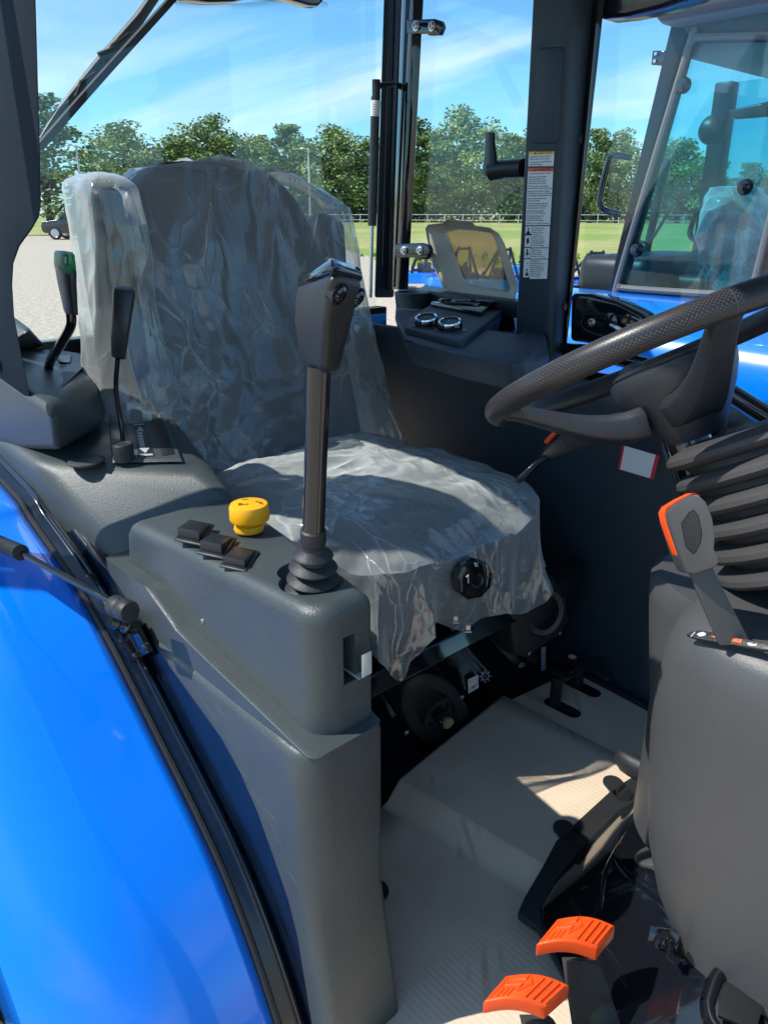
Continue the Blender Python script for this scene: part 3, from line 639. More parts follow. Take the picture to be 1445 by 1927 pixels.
sc_ = MB()
for pts in (((358, 1262), (372, 1300), (392, 1335), (412, 1362)), ((395, 1300), (408, 1330), (426, 1352)), ((420, 1400), (436, 1430), (462, 1460), (470, 1476)), ((462, 1478), (488, 1510), (508, 1548), (528, 1590), (540, 1612)), ((500, 1520), (520, 1548)), ((532, 1620), (556, 1660), (585, 1706)), ((540, 1612), (548, 1628))):
    q = scuff(ltrim, pts)
    if len(q) > 3: sc_.tube(q, [.0001+.00017*math.sin(math.pi*i/(len(q)-1)) for i in range(len(q))], 4)
q = scuff(box, ((270, 1068), (286, 1076), (300, 1100), (318, 1130), (334, 1152)))
if len(q) > 3: sc_.tube(q, [.0001+.00015*math.sin(math.pi*i/(len(q)-1)) for i in range(len(q))], 4)
P_(sc_, 'scuff_marks', 'seal', ltrim)
zt_ = .6015
def rocker(du, dv, raised, lab):
    q = [Z(u+du, v+dv, zt_) for u, v in ((327, 1017), (355, 979), (405, 989), (379, 1028))]; c = sum(q, V(0, 0, 0))/4
    def lay(k, z, sh=0): return [c+(p-c)*k+V(0, 0, z) for p in q]
    r = P_(MB().prism(lay(1, -.001), lay(.97, .0025)), 'rocker_switch', 'black', bevel=.0015, seg=2, label=lab)
    a = lay(.80, .002); b = lay(.78, .005); hi = .011 if raised else .0065
    b[0].z += hi; b[3].z += hi*1.0
    P_(MB().prism(a, b), 'rocker', 'black', r, bevel=.0018, seg=2)
rocker(0, 0, 1, 'rocker switch furthest from the lever boot'); rocker(42, 25, 1, 'middle rocker switch'); rocker(85, 50, 0, 'flat rocker switch nearest the lever boot')
# yellow rotary knob
kc = Z(469, 997, .6); k1 = Z(471, 962, .625)
kb = P_(MB().lathe(kc, (0, 0, 1), [(.0195, 0), (.0205, .003), (.019, .008), (.013, .011), (.013, .014)], 32), 'rotary_knob', 'yellow', label='bright yellow rotary knob with black symbols')
nn = 56
prof = [(.020, .014), (.0255, .016), (.0262, .018), (.0258, .034), (.0245, .038), (.012, .0405), (.0, .041)]
kcx = kc+V(.002, .001, 0); rings = []
for r, h in prof: rings.append([kcx+V(math.cos(2*math.pi*i/nn), math.sin(2*math.pi*i/nn), 0)*(max(r, .0005)*(1+(.025 if i % 2 and .0252 < r else 0)))+V(0, 0, h) for i in range(nn)])
kk = P_(MB().loft(rings), 'knob_cap', 'yellow', kb)
ik = MB(); tp = kcx+V(0, 0, .0405); toC = -Vector((FW.x, FW.y, 0)).normalized()
def disc(mb, c, r, h=.0006, n=12, sx=1): mb.loft([[c+RT*math.cos(2*math.pi*i/n)*r*sx+toC*math.sin(2*math.pi*i/n)*r+V(0, 0, z) for i in range(n)] for z in (-.001, h)])
disc(ik, tp+RT*-.004+toC*.009, .0022, sx=.6); ik.tube([tp+RT*x+toC*y+V(0, 0, .0006) for x, y in ((-.012, .008), (-.011, .012), (-.007, .012), (-.007, .008), (-.010, .007), (-.012, .008))], .0006, 5)
ik.tube([tp+RT*x+toC*y+V(0, 0, .0004) for x, y in ((-.001, .006), (.001, .009), (-.001, .012))], .0005, 5); ik.tube([tp+RT*x+toC*y+V(0, 0, .0002) for x, y in ((.009, -.002), (.019, .005))], .0009, 5)
ik.tube([tp+RT*x+toC*y+V(0, 0, .0004) for x, y in ((-.010, -.008), (-.004, -.010), (-.002, -.008))], .0006, 5)
P_(ik, 'knob_symbols', 'ink', kb)
# ---- joystick: boot, shaft, grip
jb = bc+V(0, 0, -.018); d1 = Y(590, 1000, .466); ax = (Y(600, 700, .476)-d1)
prof = [(.034, 0)]
for i, (r1, r2) in enumerate([(.0345, .020), (.0315, .018), (.029, .0165), (.0265, .015), (.0215, .0125)]):
    h = .004+i*.0158; prof += [(r1, h), (r1+.001, h+.002), (r1-.001, h+.0045), (r2+.001, h+.0095), (r2, h+.0125)]
prof += [(.0135, .083), (.0145, .087), (.0145, .101), (.0125, .103)]
dirb = (d1-jb)
jroot = P_(MB().lathe(jb, dirb, [(r, h*dirb.length/.100) for r, h in prof], 36), 'joystick_boot', 'rubber', label='ribbed rubber boot of the tall joystick')
axn = ax.normalized()
P_(MB().tube([d1-axn*.01, Y(600, 690, .476)], .0123, 24), 'joystick_shaft', 'gloss', jroot, label='glossy black joystick shaft')
def gy(u, v, y): return Y(u, v, y)
bot = [gy(563, 694, .482), gy(606, 704, .462), gy(641, 703, .487), gy(600, 694, .515)]
mid = [gy(551, 600, .482), gy(612, 606, .448), gy(670, 590, .486), gy(610, 590, .54)]
top = [gy(556, 538, .488), gy(625, 508, .440), gy(687, 524, .492), gy(616, 500, .545)]
top2 = [p+V(0, 0, .006) for p in top]
grip = P_(MB().loft([bot, mid, top]), 'joystick_grip', 'black', jroot, bevel=.010, seg=5)
ctp = sum(top, V(0, 0, 0))/4
P_(MB().loft([[ctp+(p-ctp)*k+V(0, 0, h) for p in top] for k, h in ((.90, -.004), (.955, .001), (.93, .006), (.80, .0105), (.45, .013))]), 'grip_cap', 'gloss', grip, bevel=.005, seg=3)
fn = (top[2]-top[1]).cross(bot[1]-top[1]).normalized(); fn = fn if fn.dot(CAM-top[1]) > 0 else -fn
def onface(u, v): d = ray(u, v); return CAM+d*((top[1]-CAM).dot(fn)/d.dot(fn))
for u, v, r in ((638, 553, .0098), (672, 560, .0092)):
    c = onface(u, v)-fn*.004
    b = P_(MB().lathe(c, fn, [(r*1.1, -.004), (r*1.1, .005), (r*.88, .0055), (r*.82, .003), (r*.80, .0025), (r*.78, .0065), (r*.5, .0085), (r*.46, .007), (.0005, .0068)], 28), 'push_button', 'gloss', grip)
P_(MB().lathe(onface(626, 686)-fn*.003, fn, [(.0062, 0), (.0062, .0035), (.004, .0036), (.0036, .001)], 18), 'grip_screw', 'steel', grip)

# ---- rear right console with the hydraulic levers
T1, T2 = Y(60, 868, .385), Z(372, 880, .62); T3, T3b = Z(332, 785, .625), Z(290, 765, .63)
zz_ = .60
h1 = hull([T1, T2, T3, T3b, V(-1.9, .385, T1.z+.02), V(-1.9, .66, .64), Y(150, 1065, .398), Y(238, 1063, .43), Z(445, 930, .590), V(-.93, .575, .45), V(-1.0, .60, .3), V(-1.9, .40, .3), V(-1.9, .66, .3)])
rc = P_(h1, 'lever_console', 'plastic', bevel=.020, seg=5, label='grey moulded console carrying the two hydraulic levers')
def bump_(cu, cv, y, r, d):  # rounded swelling on the outer face
    return None
h2 = hull([Y(-40, 775, .372), Y(98, 768, .40), Y(100, 738, .44), Z(186, 705, .70), Z(170, 682, .705), Z(40, 645, .71), Y(-90, 640, .40), Y(-60, 850, .38), Z(200, 800, .64), Y(110, 850, .41), V(-2.0, .66, .5), V(-2.0, .40, .5)])
r2 = P_(h2, 'lever_console_rear', 'plastic', bevel=.016, seg=4, label='raised rear block of the lever console')
h3 = hull([Y(20, 590, .52), Y(60, 620, .50), Z(60, 660, .705), Z(-60, 660, .705), Y(-40, 590, .50), Y(-60, 700, .42), Z(100, 662, .69)])
P_(h3, 'console_ledge', 'plastic', r2, bevel=.012, seg=4)

# the open door, swung back beside the pillar
hd = V(-1.21, .262, 0); dd = V(-.50, -.866, 0); dn = V(.866, -.50, 0)
def dbox(s0, s1, z0, z1, th): 
    q = [hd+dd*s0-dn*th/2, hd+dd*s1-dn*th/2, hd+dd*s1+dn*th/2, hd+dd*s0+dn*th/2]
    return MB().prism([p+V(0, 0, z0) for p in q], [p+V(0, 0, z1) for p in q])
od = P_(dbox(0, .08, .46, 1.5, .035), 'open_door', 'frame', bevel=.006, label='open cab door frame')
P_(dbox(.082, .76, 1.45, 1.5, .035), 'door_top_rail', 'frame', od, bevel=.006); P_(dbox(.762, .82, .46, 1.5, .035), 'door_edge_post', 'frame', od, bevel=.006)
P_(dbox(.082, .76, .42, .58, .035), 'door_lower_panel', 'frame', od, bevel=.006); P_(dbox(.08, .765, .575, 1.455, .004), 'door_glass', 'glass', od)
# slots, disc cover, label strip on the lever console: laid on its top plane
tn = (T2-T1).cross(T3-T1).normalized(); tn = tn if tn.z > 0 else -tn
def onp(u, v, o, n, lift=0): d = ray(u, v); return CAM+d*((o-CAM).dot(n)/d.dot(n))+n*lift
def tp_(u, v, lift=0): return onp(u, v, T1+tn*.0035, tn, lift)
P_(MB().prism([tp_(u, v, -.001) for u, v in ((204, 778), (312, 775), (345, 868), (212, 870))], [tp_(u, v, .003) for u, v in ((206, 780), (310, 777), (341, 866), (214, 868))]), 'gate_plate', 'plastic', rc, bevel=.001, seg=2)
for q in (((209, 785), (232, 784), (246, 838), (214, 838)), ((283, 783), (303, 784), (330, 858), (306, 862))):
    P_(MB().prism([tp_(u, v, .0025) for u, v in q], [tp_(u, v, .0042) for u, v in q]), 'lever_slot', 'ink', rc, bevel=.0006, seg=2)
P_(MB().prism([tp_(u, v, .003) for u, v in ((250, 800), (274, 800), (292, 862), (262, 864))], [tp_(u, v, .0038) for u, v in ((250, 800), (274, 800), (292, 862), (262, 864))]), 'scale_label', 'black', rc)
pl = MB()
def lq(pts, z=.0042):
    P = [tp_(u, v, z) for u, v in pts]; pl.prism([p-tn*.0005 for p in P], P)
lq([(258, 816), (272, 814), (264, 806)])
for i in range(6): a = 818+i*5.2; lq([(259.5+i*1.0, a), (268+i*1.1, a-.6), (269+i*1.1, a+3), (260.4+i*1.0, a+3.4)])
lq([(263, 848), (282, 847), (275, 857)]); lq([(264, 859), (288, 858), (289, 861), (265, 862.5)]); lq([(252, 802), (272, 801), (272.5, 803), (252.5, 804)])
P_(pl, 'scale_arrows', 'pale', rc)
cc = tp_(162, 868); P_(MB().lathe(cc+tn*-.002, tn, [(.0285, 0), (.0285, .0025), (.027, .0035), (.0005, .0036)], 40), 'disc_cover', 'plastic', rc)
P_(MB().lathe(cc+tn*-.001, tn, [(.0287, 0), (.0292, .0025), (.030, .001)], 40, cap=False), 'cover_groove', 'ink', rc)
def knurl(c, ax, r, h, n=40, dep=.05):
    ax = ax.normalized(); a = ax.orthogonal().normalized(); b = ax.cross(a)
    return MB().loft([[c+ax*hh+(a*math.cos(q)+b*math.sin(q))*rr*(1-(dep if k % 2 and fl else 0)) for k, q in enumerate([2*math.pi*i/n for i in range(n)])] for rr, hh, fl in ((r, 0, 1), (r, h*.85, 1), (r*.93, h*.97, 1), (r*.85, h, 0), (r*.8, h*.96, 0), (.0005, h*.95, 0))])
P_(knurl(tp_(235, 866), tn, .0165, .028), 'stop_knob', 'rubber', rc)
P_(knurl(tp_(258, 793), tn, .013, .022, 14, .12), 'rear_stop_knob', 'rubber', rc)
# position lever
lv = [tp_(232, 838, -.01), tp_(231, 826, .012)]; yb = tp_(228, 826).y
p_a = Y(219, 735, yb-.005); p_b = Y(222, 675, yb-.005)
L1 = P_(MB().tube(sm([lv[0], Y(229, 800, yb-.002), p_a, p_b], 6), .0042, 10), 'position_lever', 'frame', label='thin lever with a flat black grip')
yb -= .005
P_(MB().loft([[Y(210+(-1)*0, 672, yb), Y(213, 672, yb-.012), Y(234, 676, yb-.012), Y(237, 678, yb), Y(234, 678, yb+.012), Y(213, 673, yb+.012)],
              [Y(208, 630, yb), Y(212, 630, yb-.014), Y(239, 634, yb-.014), Y(243, 634, yb), Y(239, 634, yb+.014), Y(212, 630, yb+.014)],
              [Y(212, 545, yb), Y(216, 545, yb-.012), Y(251, 551, yb-.012), Y(256, 552, yb), Y(251, 551, yb+.012), Y(216, 545, yb+.012)],
              [Y(218, 536, yb), Y(221, 536, yb-.008), Y(247, 541, yb-.008), Y(250, 542, yb), Y(247, 541, yb+.008), Y(221, 536, yb+.008)]]), 'lever_grip', 'black', L1, bevel=.004, seg=3)
# green-topped lever
y2 = Z(98, 715, .705).y
L2 = P_(MB().tube(sm([Y(98, 722, y2), Y(93, 700, y2), Y(96, 680, y2), Y(118, 643, y2), Y(134, 612, y2), Y(134, 585, y2)], 6), .0085, 12), 'auxiliary_lever', 'gloss', label='cranked lever with a green-capped black grip')
def rr_(u, v, wu, wy, k=16): return [Y(u+wu*math.cos(2*math.pi*i/k), v+wu*.10*math.cos(2*math.pi*i/k), y2+wy*math.sin(2*math.pi*i/k)) for i in range(k)]
P_(MB().loft([rr_(136, 592, 12, .012), rr_(134, 585, 13.5, .013), rr_(127, 535, 18, .018), rr_(125, 512, 20, .020), rr_(124, 500, 19, .019)]), 'lever_grip', 'black', L2)
P_(MB().loft([rr_(124, 509, 19.5, .0195), rr_(123, 500, 20.8, .021), rr_(121.5, 478, 19.5, .020), rr_(121, 473, 16, .016), rr_(121, 472, 3, .003)]), 'grip_cap', 'green', L2)
g2 = MB(); g2.ext([Y(107, 500, y2-.0205), Y(141, 500, y2-.0205), Y(131, 516, y2-.0195), Y(117, 516, y2-.0195)], (0, .003, 0)); P_(g2, 'cap_skirt', 'green', L2, bevel=.001)
P_(MB().ext([Y(120.5, 483, y2-.0215), Y(123, 483, y2-.0215), Y(124, 496, y2-.0215), Y(121.5, 496, y2-.0215)], (0, .002, 0)), 'cap_mark', 'pale', L2)
def pz(u, v, z=.707): return Z(u, v, z+.013)
pn = MB(); pn.prism([pz(u, v, .700) for u, v in ((28, 668), (70, 652), (150, 665), (162, 676), (158, 690), (120, 728), (85, 738), (50, 730))], [pz(u, v, .707) for u, v in ((28, 668), (70, 652), (150, 665), (162, 676), (158, 690), (120, 728), (85, 738), (50, 730))])
P_(pn, 'lever_plate', 'navy', L2, bevel=.002, seg=2)
for q in (((68, 660), (92, 657), (97, 668), (72, 669)), ((105, 670), (135, 668), (133, 682), (112, 681)), ((50, 682), (70, 677), (68, 692), (52, 695)), ((56, 700), (84, 688), (86, 702), (60, 708))):
    P_(MB().prism([pz(u, v, .706) for u, v in q], [pz(u, v, .7105) for u, v in q]), 'finger_pad', 'plastic', L2, bevel=.0018, seg=3)
P_(MB().prism([pz(u, v, .7065) for u, v in ((80, 716), (112, 700), (117, 704), (92, 722))], [pz(u, v, .708) for u, v in ((80, 716), (112, 700), (117, 704), (92, 722))]), 'lever_slot', 'ink', L2)
sy = MB()
for u, v in ((110, 692), (116, 690), (70, 724), (78, 728), (56, 718)): sy.tube([pz(u-3, v+1, .7085), pz(u, v-2, .7085), pz(u+4, v+1, .7085), pz(u+2, v+3, .7085)], .0006, 5)
P_(sy, 'plate_symbols', 'ink', L2)

# ---- seat
seatE = MB(); seatE.ext([V(-1.42, .70, .14), V(-.93, .70, .14), V(-.93, .70, .34), V(-1.42, .70, .34)], (0, .44, 0))
seat = P_(seatE, 'seat_suspension', 'black', bevel=.02, label='black suspension base of the driver seat')
def sup(x, k): return math.copysign(abs(x)**k, x)
SC = .92
def back_c(z):   # centre x of the backrest at a height
    t = (z-.48)/.62; return -1.36-.20*t-.02*math.sin(t*3)
def back_w(z):
    t = (z-.48)/.62; w = .235+.02*math.sin(min(1, t*1.3)*math.pi)
    if t > .70: w *= math.sqrt(max(.02, 1-((t-.70)/.315)**2))**.8
    return w
def backfn(off, wr=None):
    def fn(i, j):
        th = 2*math.pi*i; z = .46+(.635)*j; jj_ = j
        w = back_w(z)+off; d = .062+off*.6-(.02 if j > .9 else 0)*((j-.9)/.1)
        c, s_ = sup(math.cos(th), .55), sup(math.sin(th), .6)
        x = back_c(z)+c*d*(1 if c < 0 else 1-.25*(1-abs(s_))); 
        if c > 0: x -= .02*(1-abs(s_)**2)
        return V(x, SC+s_*w, z)
    return fn
bk = P_(MB().grid(backfn(0), 64, 44, True), 'backrest', 'seat', seat)
P_(MB().box((-1.56, SC, 1.088), (.07, .16, .02)), 'backrest_top_pad', 'seat', bk, bevel=.009)
def cushfn(off):
    def fn(i, j):
        th = 2*math.pi*i; c, s_ = sup(math.cos(th), .5), sup(math.sin(th), .5)
        r = min(1, j/.6); h = 0 if j < .6 else (j-.6)/.4
        X_ = -1.10+c*(.300+off)*r*(1-.02*h); Y_ = SC+.02+s_*(.262+off)*r*(1-.03*h)
        zz2 = .500-.048*(r**4)+.006*(1-r*r)+.018*(abs(s_)*r)**3-.02*max(0, c*r)**3
        return V(X_, Y_, zz2-h*.10+off)
    return fn
P_(MB().grid(cushfn(0), 72, 40, True), 'seat_cushion', 'seat', seat)
P_(hull([V(-1.45, .615, .68), V(-1.53, .615, .70), V(-1.57, .62, 1.03), V(-1.52, .62, 1.055), V(-1.44, .62, 1.04), V(-1.40, .615, .70)]+[V(-1.45, .675, .68), V(-1.53, .675, .70), V(-1.57, .675, 1.03), V(-1.52, .675, 1.055), V(-1.44, .675, 1.04), V(-1.40, .675, .70)]), 'armrest', 'seat', seat, bevel=.018, seg=4, label='folded-up near armrest')
P_(hull([V(x-.045, y+.58, z) for x, y, z in [(-1.46, .60, .68), (-1.54, .60, .70), (-1.56, .61, .98), (-1.51, .61, 1.005), (-1.43, .61, .98), (-1.41, .60, .70), (-1.46, .65, .68), (-1.54, .65, .70), (-1.56, .65, .98), (-1.51, .65, 1.005), (-1.43, .65, .98), (-1.41, .65, .70)]]), 'armrest', 'seat', seat, bevel=.018, seg=4, label='folded-up far armrest')
P_(MB().lathe(X(880, 1085, -.775), (1, -.25, .15), [(.012, -.04), (.03, -.008), (.036, 0), (.037, .018), (.033, .026), (.012, .03), (.011, .027), (.0005, .027)], 9), 'weight_knob', 'gloss', seat, bevel=.003, label='lobed black knob under the front of the seat')
kn = MB(); c = X(880, 1085, -.868)
kn.tube([X(881, 1097, -.738), X(881, 1082, -.736), X(877, 1086, -.736)], .0010, 5); kn.tube([X(894, 1066, -.739), X(898, 1060, -.739)], .0012, 5); kn.tube([X(893, 1060, -.739), X(899, 1066, -.739)], .0012, 5)
P_(kn, 'knob_marks', 'pale', seat)
P_(MB().tube([Z(418, 893, .50), Z(445, 925, .475), Z(455, 940, .46)], .012, 4), 'seat_belt', 'belt', seat, label='red seat belt webbing')

# ---- plastic bags over the seat
def crinkle(p, a):
    q = p+V(.3*noise.noise(p*3), .2*noise.noise(p*4+V(9, 0, 0)), .3*noise.noise(p*3+V(0, 7, 0)))*.35
    n = noise.noise(q*5)*.7-abs(noise.noise(V(q.x*13+q.z*3, q.y*13, q.z*3.2)))*.9+.25-.22*abs(noise.noise(V(q.x*30, q.y*30, q.z*14)))
    return n*a
def bagfn(i, j):
    th = 2*math.pi*i; z = .43+.685*j
    fl = max(0, (.35-j)/.35); c0, s0 = math.cos(th), math.sin(th)
    c, s_ = sup(c0, .55), sup(s0, .6)
    w = back_w(min(z, 1.09))+.012+.02*fl; d = .080+.02*max(0, s_); 
    far_ = max(0, s_)**1.5        # the bag is pulled out over the far armrest
    top_lim = 1.02
    zt = min(z, 1.11); ww = w
    if s_ > 0: ww = max(w, w+(.350-.18*max(0, zt-1.01)/.10-w)*far_) if zt < 1.11 else w
    if s_ < 0: ww = max(w, w+(.262-.10*max(0, zt-.97)/.13-w)*max(0, -s_)**1.5)
    if j > .9: ww *= 1-.25*((j-.9)/.1)**2
    x = back_c(min(z, 1.1))+c*d*(1 if c < 0 else .95)+.035*fl*max(0, c)-(.018*(1-abs(s_)**2) if c > 0 else 0)
    p = V(x, SC+s_*ww, min(z, 1.112-.03*abs(s_)*(j > .9)))
    k = crinkle(p, .008+.016*fl+.010*abs(s_))
    n_d = V(c0, s0, 0); return p+n_d*k+V(0, 0, .4*k if j > .1 else -abs(k)*2)
bb = MB().grid(bagfn, 260, 190, True); bb.bm.faces.new([v for v in bb.bm.verts if abs(0) >= 0][-260:]) if False else None
topc = [bagfn(i/260, 1) for i in range(260)]; cen = sum(topc, V(0, 0, 0))/260
for i in range(260): bb.face([topc[i], topc[(i+1) % 260], cen+V(0, 0, .004)])
bmesh.ops.remove_doubles(bb.bm, verts=bb.bm.verts, dist=.0002)
tag(bb.build('plastic_backrest_cover', M['film']), 'clear crinkled plastic bag stretched over the tall dark backrest in the foreground cab', 'seat cover', 'plastic bags left on the new seat')
def armfn(i, j):
    th = 2*math.pi*i; z = .60+.470*j; t = (z-.68)/.4; cx = -1.462-.035*max(0, t)+.0; fl = max(0, .5-j)*2
    c0, s0 = math.cos(th), math.sin(th); r1 = .080+.04*fl; r2 = .046+.028*fl+.015*(1-abs(j-.6))
    k2 = 1 if j < .93 else math.sqrt(max(0, 1-((j-.93)/.07)**2))
    p = V(cx+sup(c0, .7)*r1*k2, .655+sup(s0, .7)*r2*k2, z)
    k = crinkle(p+V(3, 0, 0), .014+.02*fl); return p+V(c0, s0, 0)*k
tag(MB().grid(armfn, 120, 110, True).build('plastic_armrest_cover', M['film']), 'narrow milky plastic bag hanging over the folded-up near armrest', 'seat cover', 'plastic bags left on the new seat')
def cfn(i, j):
    th = 2*math.pi*i; c0, s0 = math.cos(th), math.sin(th); c, s_ = sup(c0, .5), sup(s0, .5); off = .014
    r = min(1.0, j/.5); h = 0 if j < .5 else (j-.5)/.5
    # hem: hangs far down at the near front corner, in points elsewhere
    ln = .140+.035*math.sin(th*5+1)+.03*noise.noise(V(c0*2, s0*2, 4))
    ln += .085*math.exp(-((th-2*math.pi+.44)/.17)**2)
    ln += .02*math.exp(-((th-.75)/.3)**2)
    ln -= .05*math.exp(-((th-2*math.pi+.13)/.16)**2)+.05*math.exp(-((th-.0)/.16)**2)
    X_ = -1.10+c*(.300+off)*r; Y_ = SC+.02+s_*(.262+off)*r
    z = .516-.048*(r**4)+.006*(1-r*r)+.018*(abs(s_)*r)**3-.02*max(0, c*r)**3-h*ln
    fo = (.011*math.sin(th*13+3*math.sin(th*3))+.005*math.sin(th*29+1))*h
    p = V(X_, Y_, z)+V(c0, s0, 0)*(fo+.012*h)
    k = crinkle(V(p.x*1.2, p.y*1.2, p.z)+V(0, 5, 0), .012+.014*h)
    rid = (.022*abs(noise.noise(V(p.x*7, p.y*2.6, 1.5)))+.012*abs(noise.noise(V(p.x*5+p.y*9, p.y*4-p.x*6, 3.5)))+.012*(1-r*r))*(1-h)
    return p+V(c0, s0, 0)*k*h*1.3+V(0, 0, 1)*(k*(1-h)+rid)
tag(MB().grid(cfn, 320, 170, True).build('plastic_cushion_cover', M['film2']), 'loose crumpled plastic bag draped over the seat cushion, its hem hanging down in front', 'seat cover', 'plastic bags left on the new seat')
# ---- cab floor, seat platform, cardboard
P_(MB().box((-.55, .93, -.05), (1.6, 1.04, .05)), 'cab_floor', 'black', bevel=.005)
px_ = X(699, 1311, -.80); py_ = X(967, 1169, -.80); zb = (px_.z+py_.z)/2
plat = MB(); sec = [(-.80, zb-.004), (-.80, zb+.0), (-.812, zb+.028), (-.85, zb+.036), (-1.5, zb+.04), (-1.5, .0), (-.885, .0), (-.83, zb-.03), (-.812, zb-.012)]
plat.ext([V(x, .46, z) for x, z in sec], (0, .86, 0))
pf = P_(plat, 'seat_platform', 'gloss', bevel=.006, seg=3, label='glossy black box under the seat')
fnp = (V(-.885, .9, 0)-V(-.83, .9, zb-.03)).cross(V(0, 1, 0)).normalized(); fnp = fnp if fnp.x > 0 else -fnp
def fp(u, v, l=0): return onp(u, v, V(-.83, .9, zb-.03), fnp, l)
cv = fp(815, 1335); bz = P_(MB().loft([[cv+(p-cv)*k+fnp*h for p in [fp(815+ (58*math.cos(q)*.82-70*math.sin(q)*.62), 1335-(58*math.cos(q)*.55+70*math.sin(q)*.9)) for q in [2*math.pi*i/36 for i in range(36)]]] for k, h in ((1.0, 0), (1.0, .006), (.95, .009), (.62, .009), (.55, .004), (.52, .002))]), 'vent_bezel', 'black', pf)
c2 = cv+fnp*.002
P_(MB().loft([[c2+(V(0, 1, 0)*math.cos(q)+V(0, 1, 0).cross(fnp)*math.sin(q))*r+fnp*h for q in [2*math.pi*i/28 for i in range(28)]] for r, h in ((.036, 0), (.036, .011), (.030, .012), (.028, .006), (.001, .006))]), 'vent_ring', 'rubber', bz)
P_(MB().lathe(c2+fnp*.004, fnp+V(0, -.15, .1), [(.014, 0), (.014, .03), (.012, .034), (.001, .034)], 20), 'valve_stem', 'gloss', bz)
P_(MB().lathe(c2+fnp*.037, fnp+V(0, -.15, .1), [(.011, 0), (.012, .002), (.011, .006), (.001, .007)], 18), 'valve_cap', 'amber_metal', bz)
for u, v in ((759, 1373), (863, 1307)): bolt('screw', fp(u, v, .008), fnp, .0045, M['steel'], bz)
P_(MB().prism([fp(u, v, .001) for u, v in ((879, 1278), (898, 1269), (899, 1293), (880, 1304))], [fp(u, v, .002) for u, v in ((879, 1278), (898, 1269), (899, 1293), (880, 1304))]), 'white_label', 'white', pf)
lk = MB(); lk.tube([fp(u, v, .0025) for u, v in ((882, 1297), (886, 1291), (889, 1294), (893, 1287), (897, 1286))], .0007, 5); lk.tube([fp(u, v, .0025) for u, v in ((889, 1288), (889, 1295))], .0007, 5); P_(lk, 'label_symbol', 'ink', pf)
gear = MB(); gc = (912, 1272)
for i in range(8):
    a = i*math.pi/4; gear.tube([fp(gc[0]+7*math.cos(a), gc[1]+8*math.sin(a), .001), fp(gc[0]+11*math.cos(a), gc[1]+12*math.sin(a), .001)], .0012, 5)
gear.tube([fp(gc[0]+6*math.cos(a), gc[1]+7*math.sin(a), .001) for a in [i*.5236 for i in range(13)]], .0008, 5)
for u, v in ((982, 1250), (978, 1252)): gear.tube([fp(u-4, v+4, .001), fp(u, v-4, .001), fp(u+5, v, .001), fp(u, v+4, .001)], .0008, 5)
P_(gear, 'printed_symbols', 'pale', pf)
sl = MB(); 
for i in range(9): a = 1218+i*5; sl.prism([fp(1018, a, .001), fp(1026, a-2, .001), fp(1024.5, a+2, .001), fp(1016.5, a+4, .001)], [fp(1018, a, .002), fp(1026, a-2, .002), fp(1024.5, a+2, .002), fp(1016.5, a+4, .002)])
P_(sl, 'small_print_strip', 'pale', pf)
for u, v in ((857, 1160), (880, 1177)):
    P_(MB().lathe(Z(u, v+8, zb+.038), (0, 0, 1), [(.012, 0), (.012, .002), (.0075, .003), (.0075, .012), (.005, .014), (.001, .014)], 6), 'hex_bolt', 'steel', pf)
# belt reel housing beside the seat
hc = [X(u, v, -.80) for u, v in ((960, 1128), (990, 1100), (1045, 1085), (1068, 1120), (1072, 1170), (1050, 1200), (992, 1240), (972, 1238), (966, 1200))]
hs = P_(MB().prism(hc, [p+V(-.14, .0, .0) for p in hc]), 'belt_reel_housing', 'black', bevel=.012, seg=4)
P_(MB().lathe(X(1012, 1148, -.815), (1, -.25, .2), [(.050, 0), (.052, .018), (.047, .024), (.036, .022), (.034, .004), (.03, .0)], 40), 'reel_rim', 'black', hs)
for u, v in ((1053, 1191), (995, 1229)): bolt('screw', X(u, v, -.798), (1, 0, 0), .0035, M['steel'], hs)
P_(MB().tube([X(925, 1128, -.84), X(965, 1115, -.84)], .010, 12), 'slide_lever', 'black', seat)
P_(MB().box((-1.1, .92, zb+.075), (.5, .40, .05)), 'seat_slide', 'black', seat, bevel=.01)

def sheet(pts, z, nm, lab, fold_=None, grp=None, over=None):
    P = [Z(u, v, z) for u, v in pts]; mb = MB(); mb.ext(P, (0, 0, .004)); return P
P_(MB().box((-.6, 1.27, -.014), (1.4, .25, .02)), 'floor_rib', 'black')
far_px = [(940, 1330), (1084, 1262), (1225, 1336), (1330, 1390), (1330, 1640), (1120, 1560)]
fs = MB().ext([Z(u, v, -.003) for u, v in far_px], (0, 0, .004)); tag(fs.build('cardboard_sheet', M['card'], smooth=False), 'narrow flat cardboard floor sheet lying against the dark side wall, with two pedal slots', 'cardboard')
# big sheet with a crease where the floor dips
ka, kb_ = Z(640, 1400, .012), Z(1060, 1650, .012); kd = (kb_-ka); kd.z = 0; kn_ = V(-kd.y, kd.x, 0).normalized(); toCam = Vector((-FW.x, -FW.y, 0))
kn_ = kn_ if kn_.dot(toCam) > 0 else -kn_
def cz(p):
    d = (p-ka).dot(kn_); return .012-(.030*min(1, max(0, d)/.04))+.0015*noise.noise(p*8)
big_px = [(945, 1309), (1240, 1463), (1340, 1520), (1340, 2250), (560, 2250), (640, 1640), (700, 1525), (722, 1492)]
bp_ = [Z(u, v, .012) for u, v in big_px]
bmb = MB(); bmb.face(bp_); bm_ = bmb.bm
for k in range(22):
    d = (-.30+k*.05) if k < 14 else (-.01+(k-14)*.008); bmesh.ops.bisect_plane(bm_, geom=bm_.verts[:]+bm_.edges[:]+bm_.faces[:], plane_co=ka+kn_*d, plane_no=kn_)
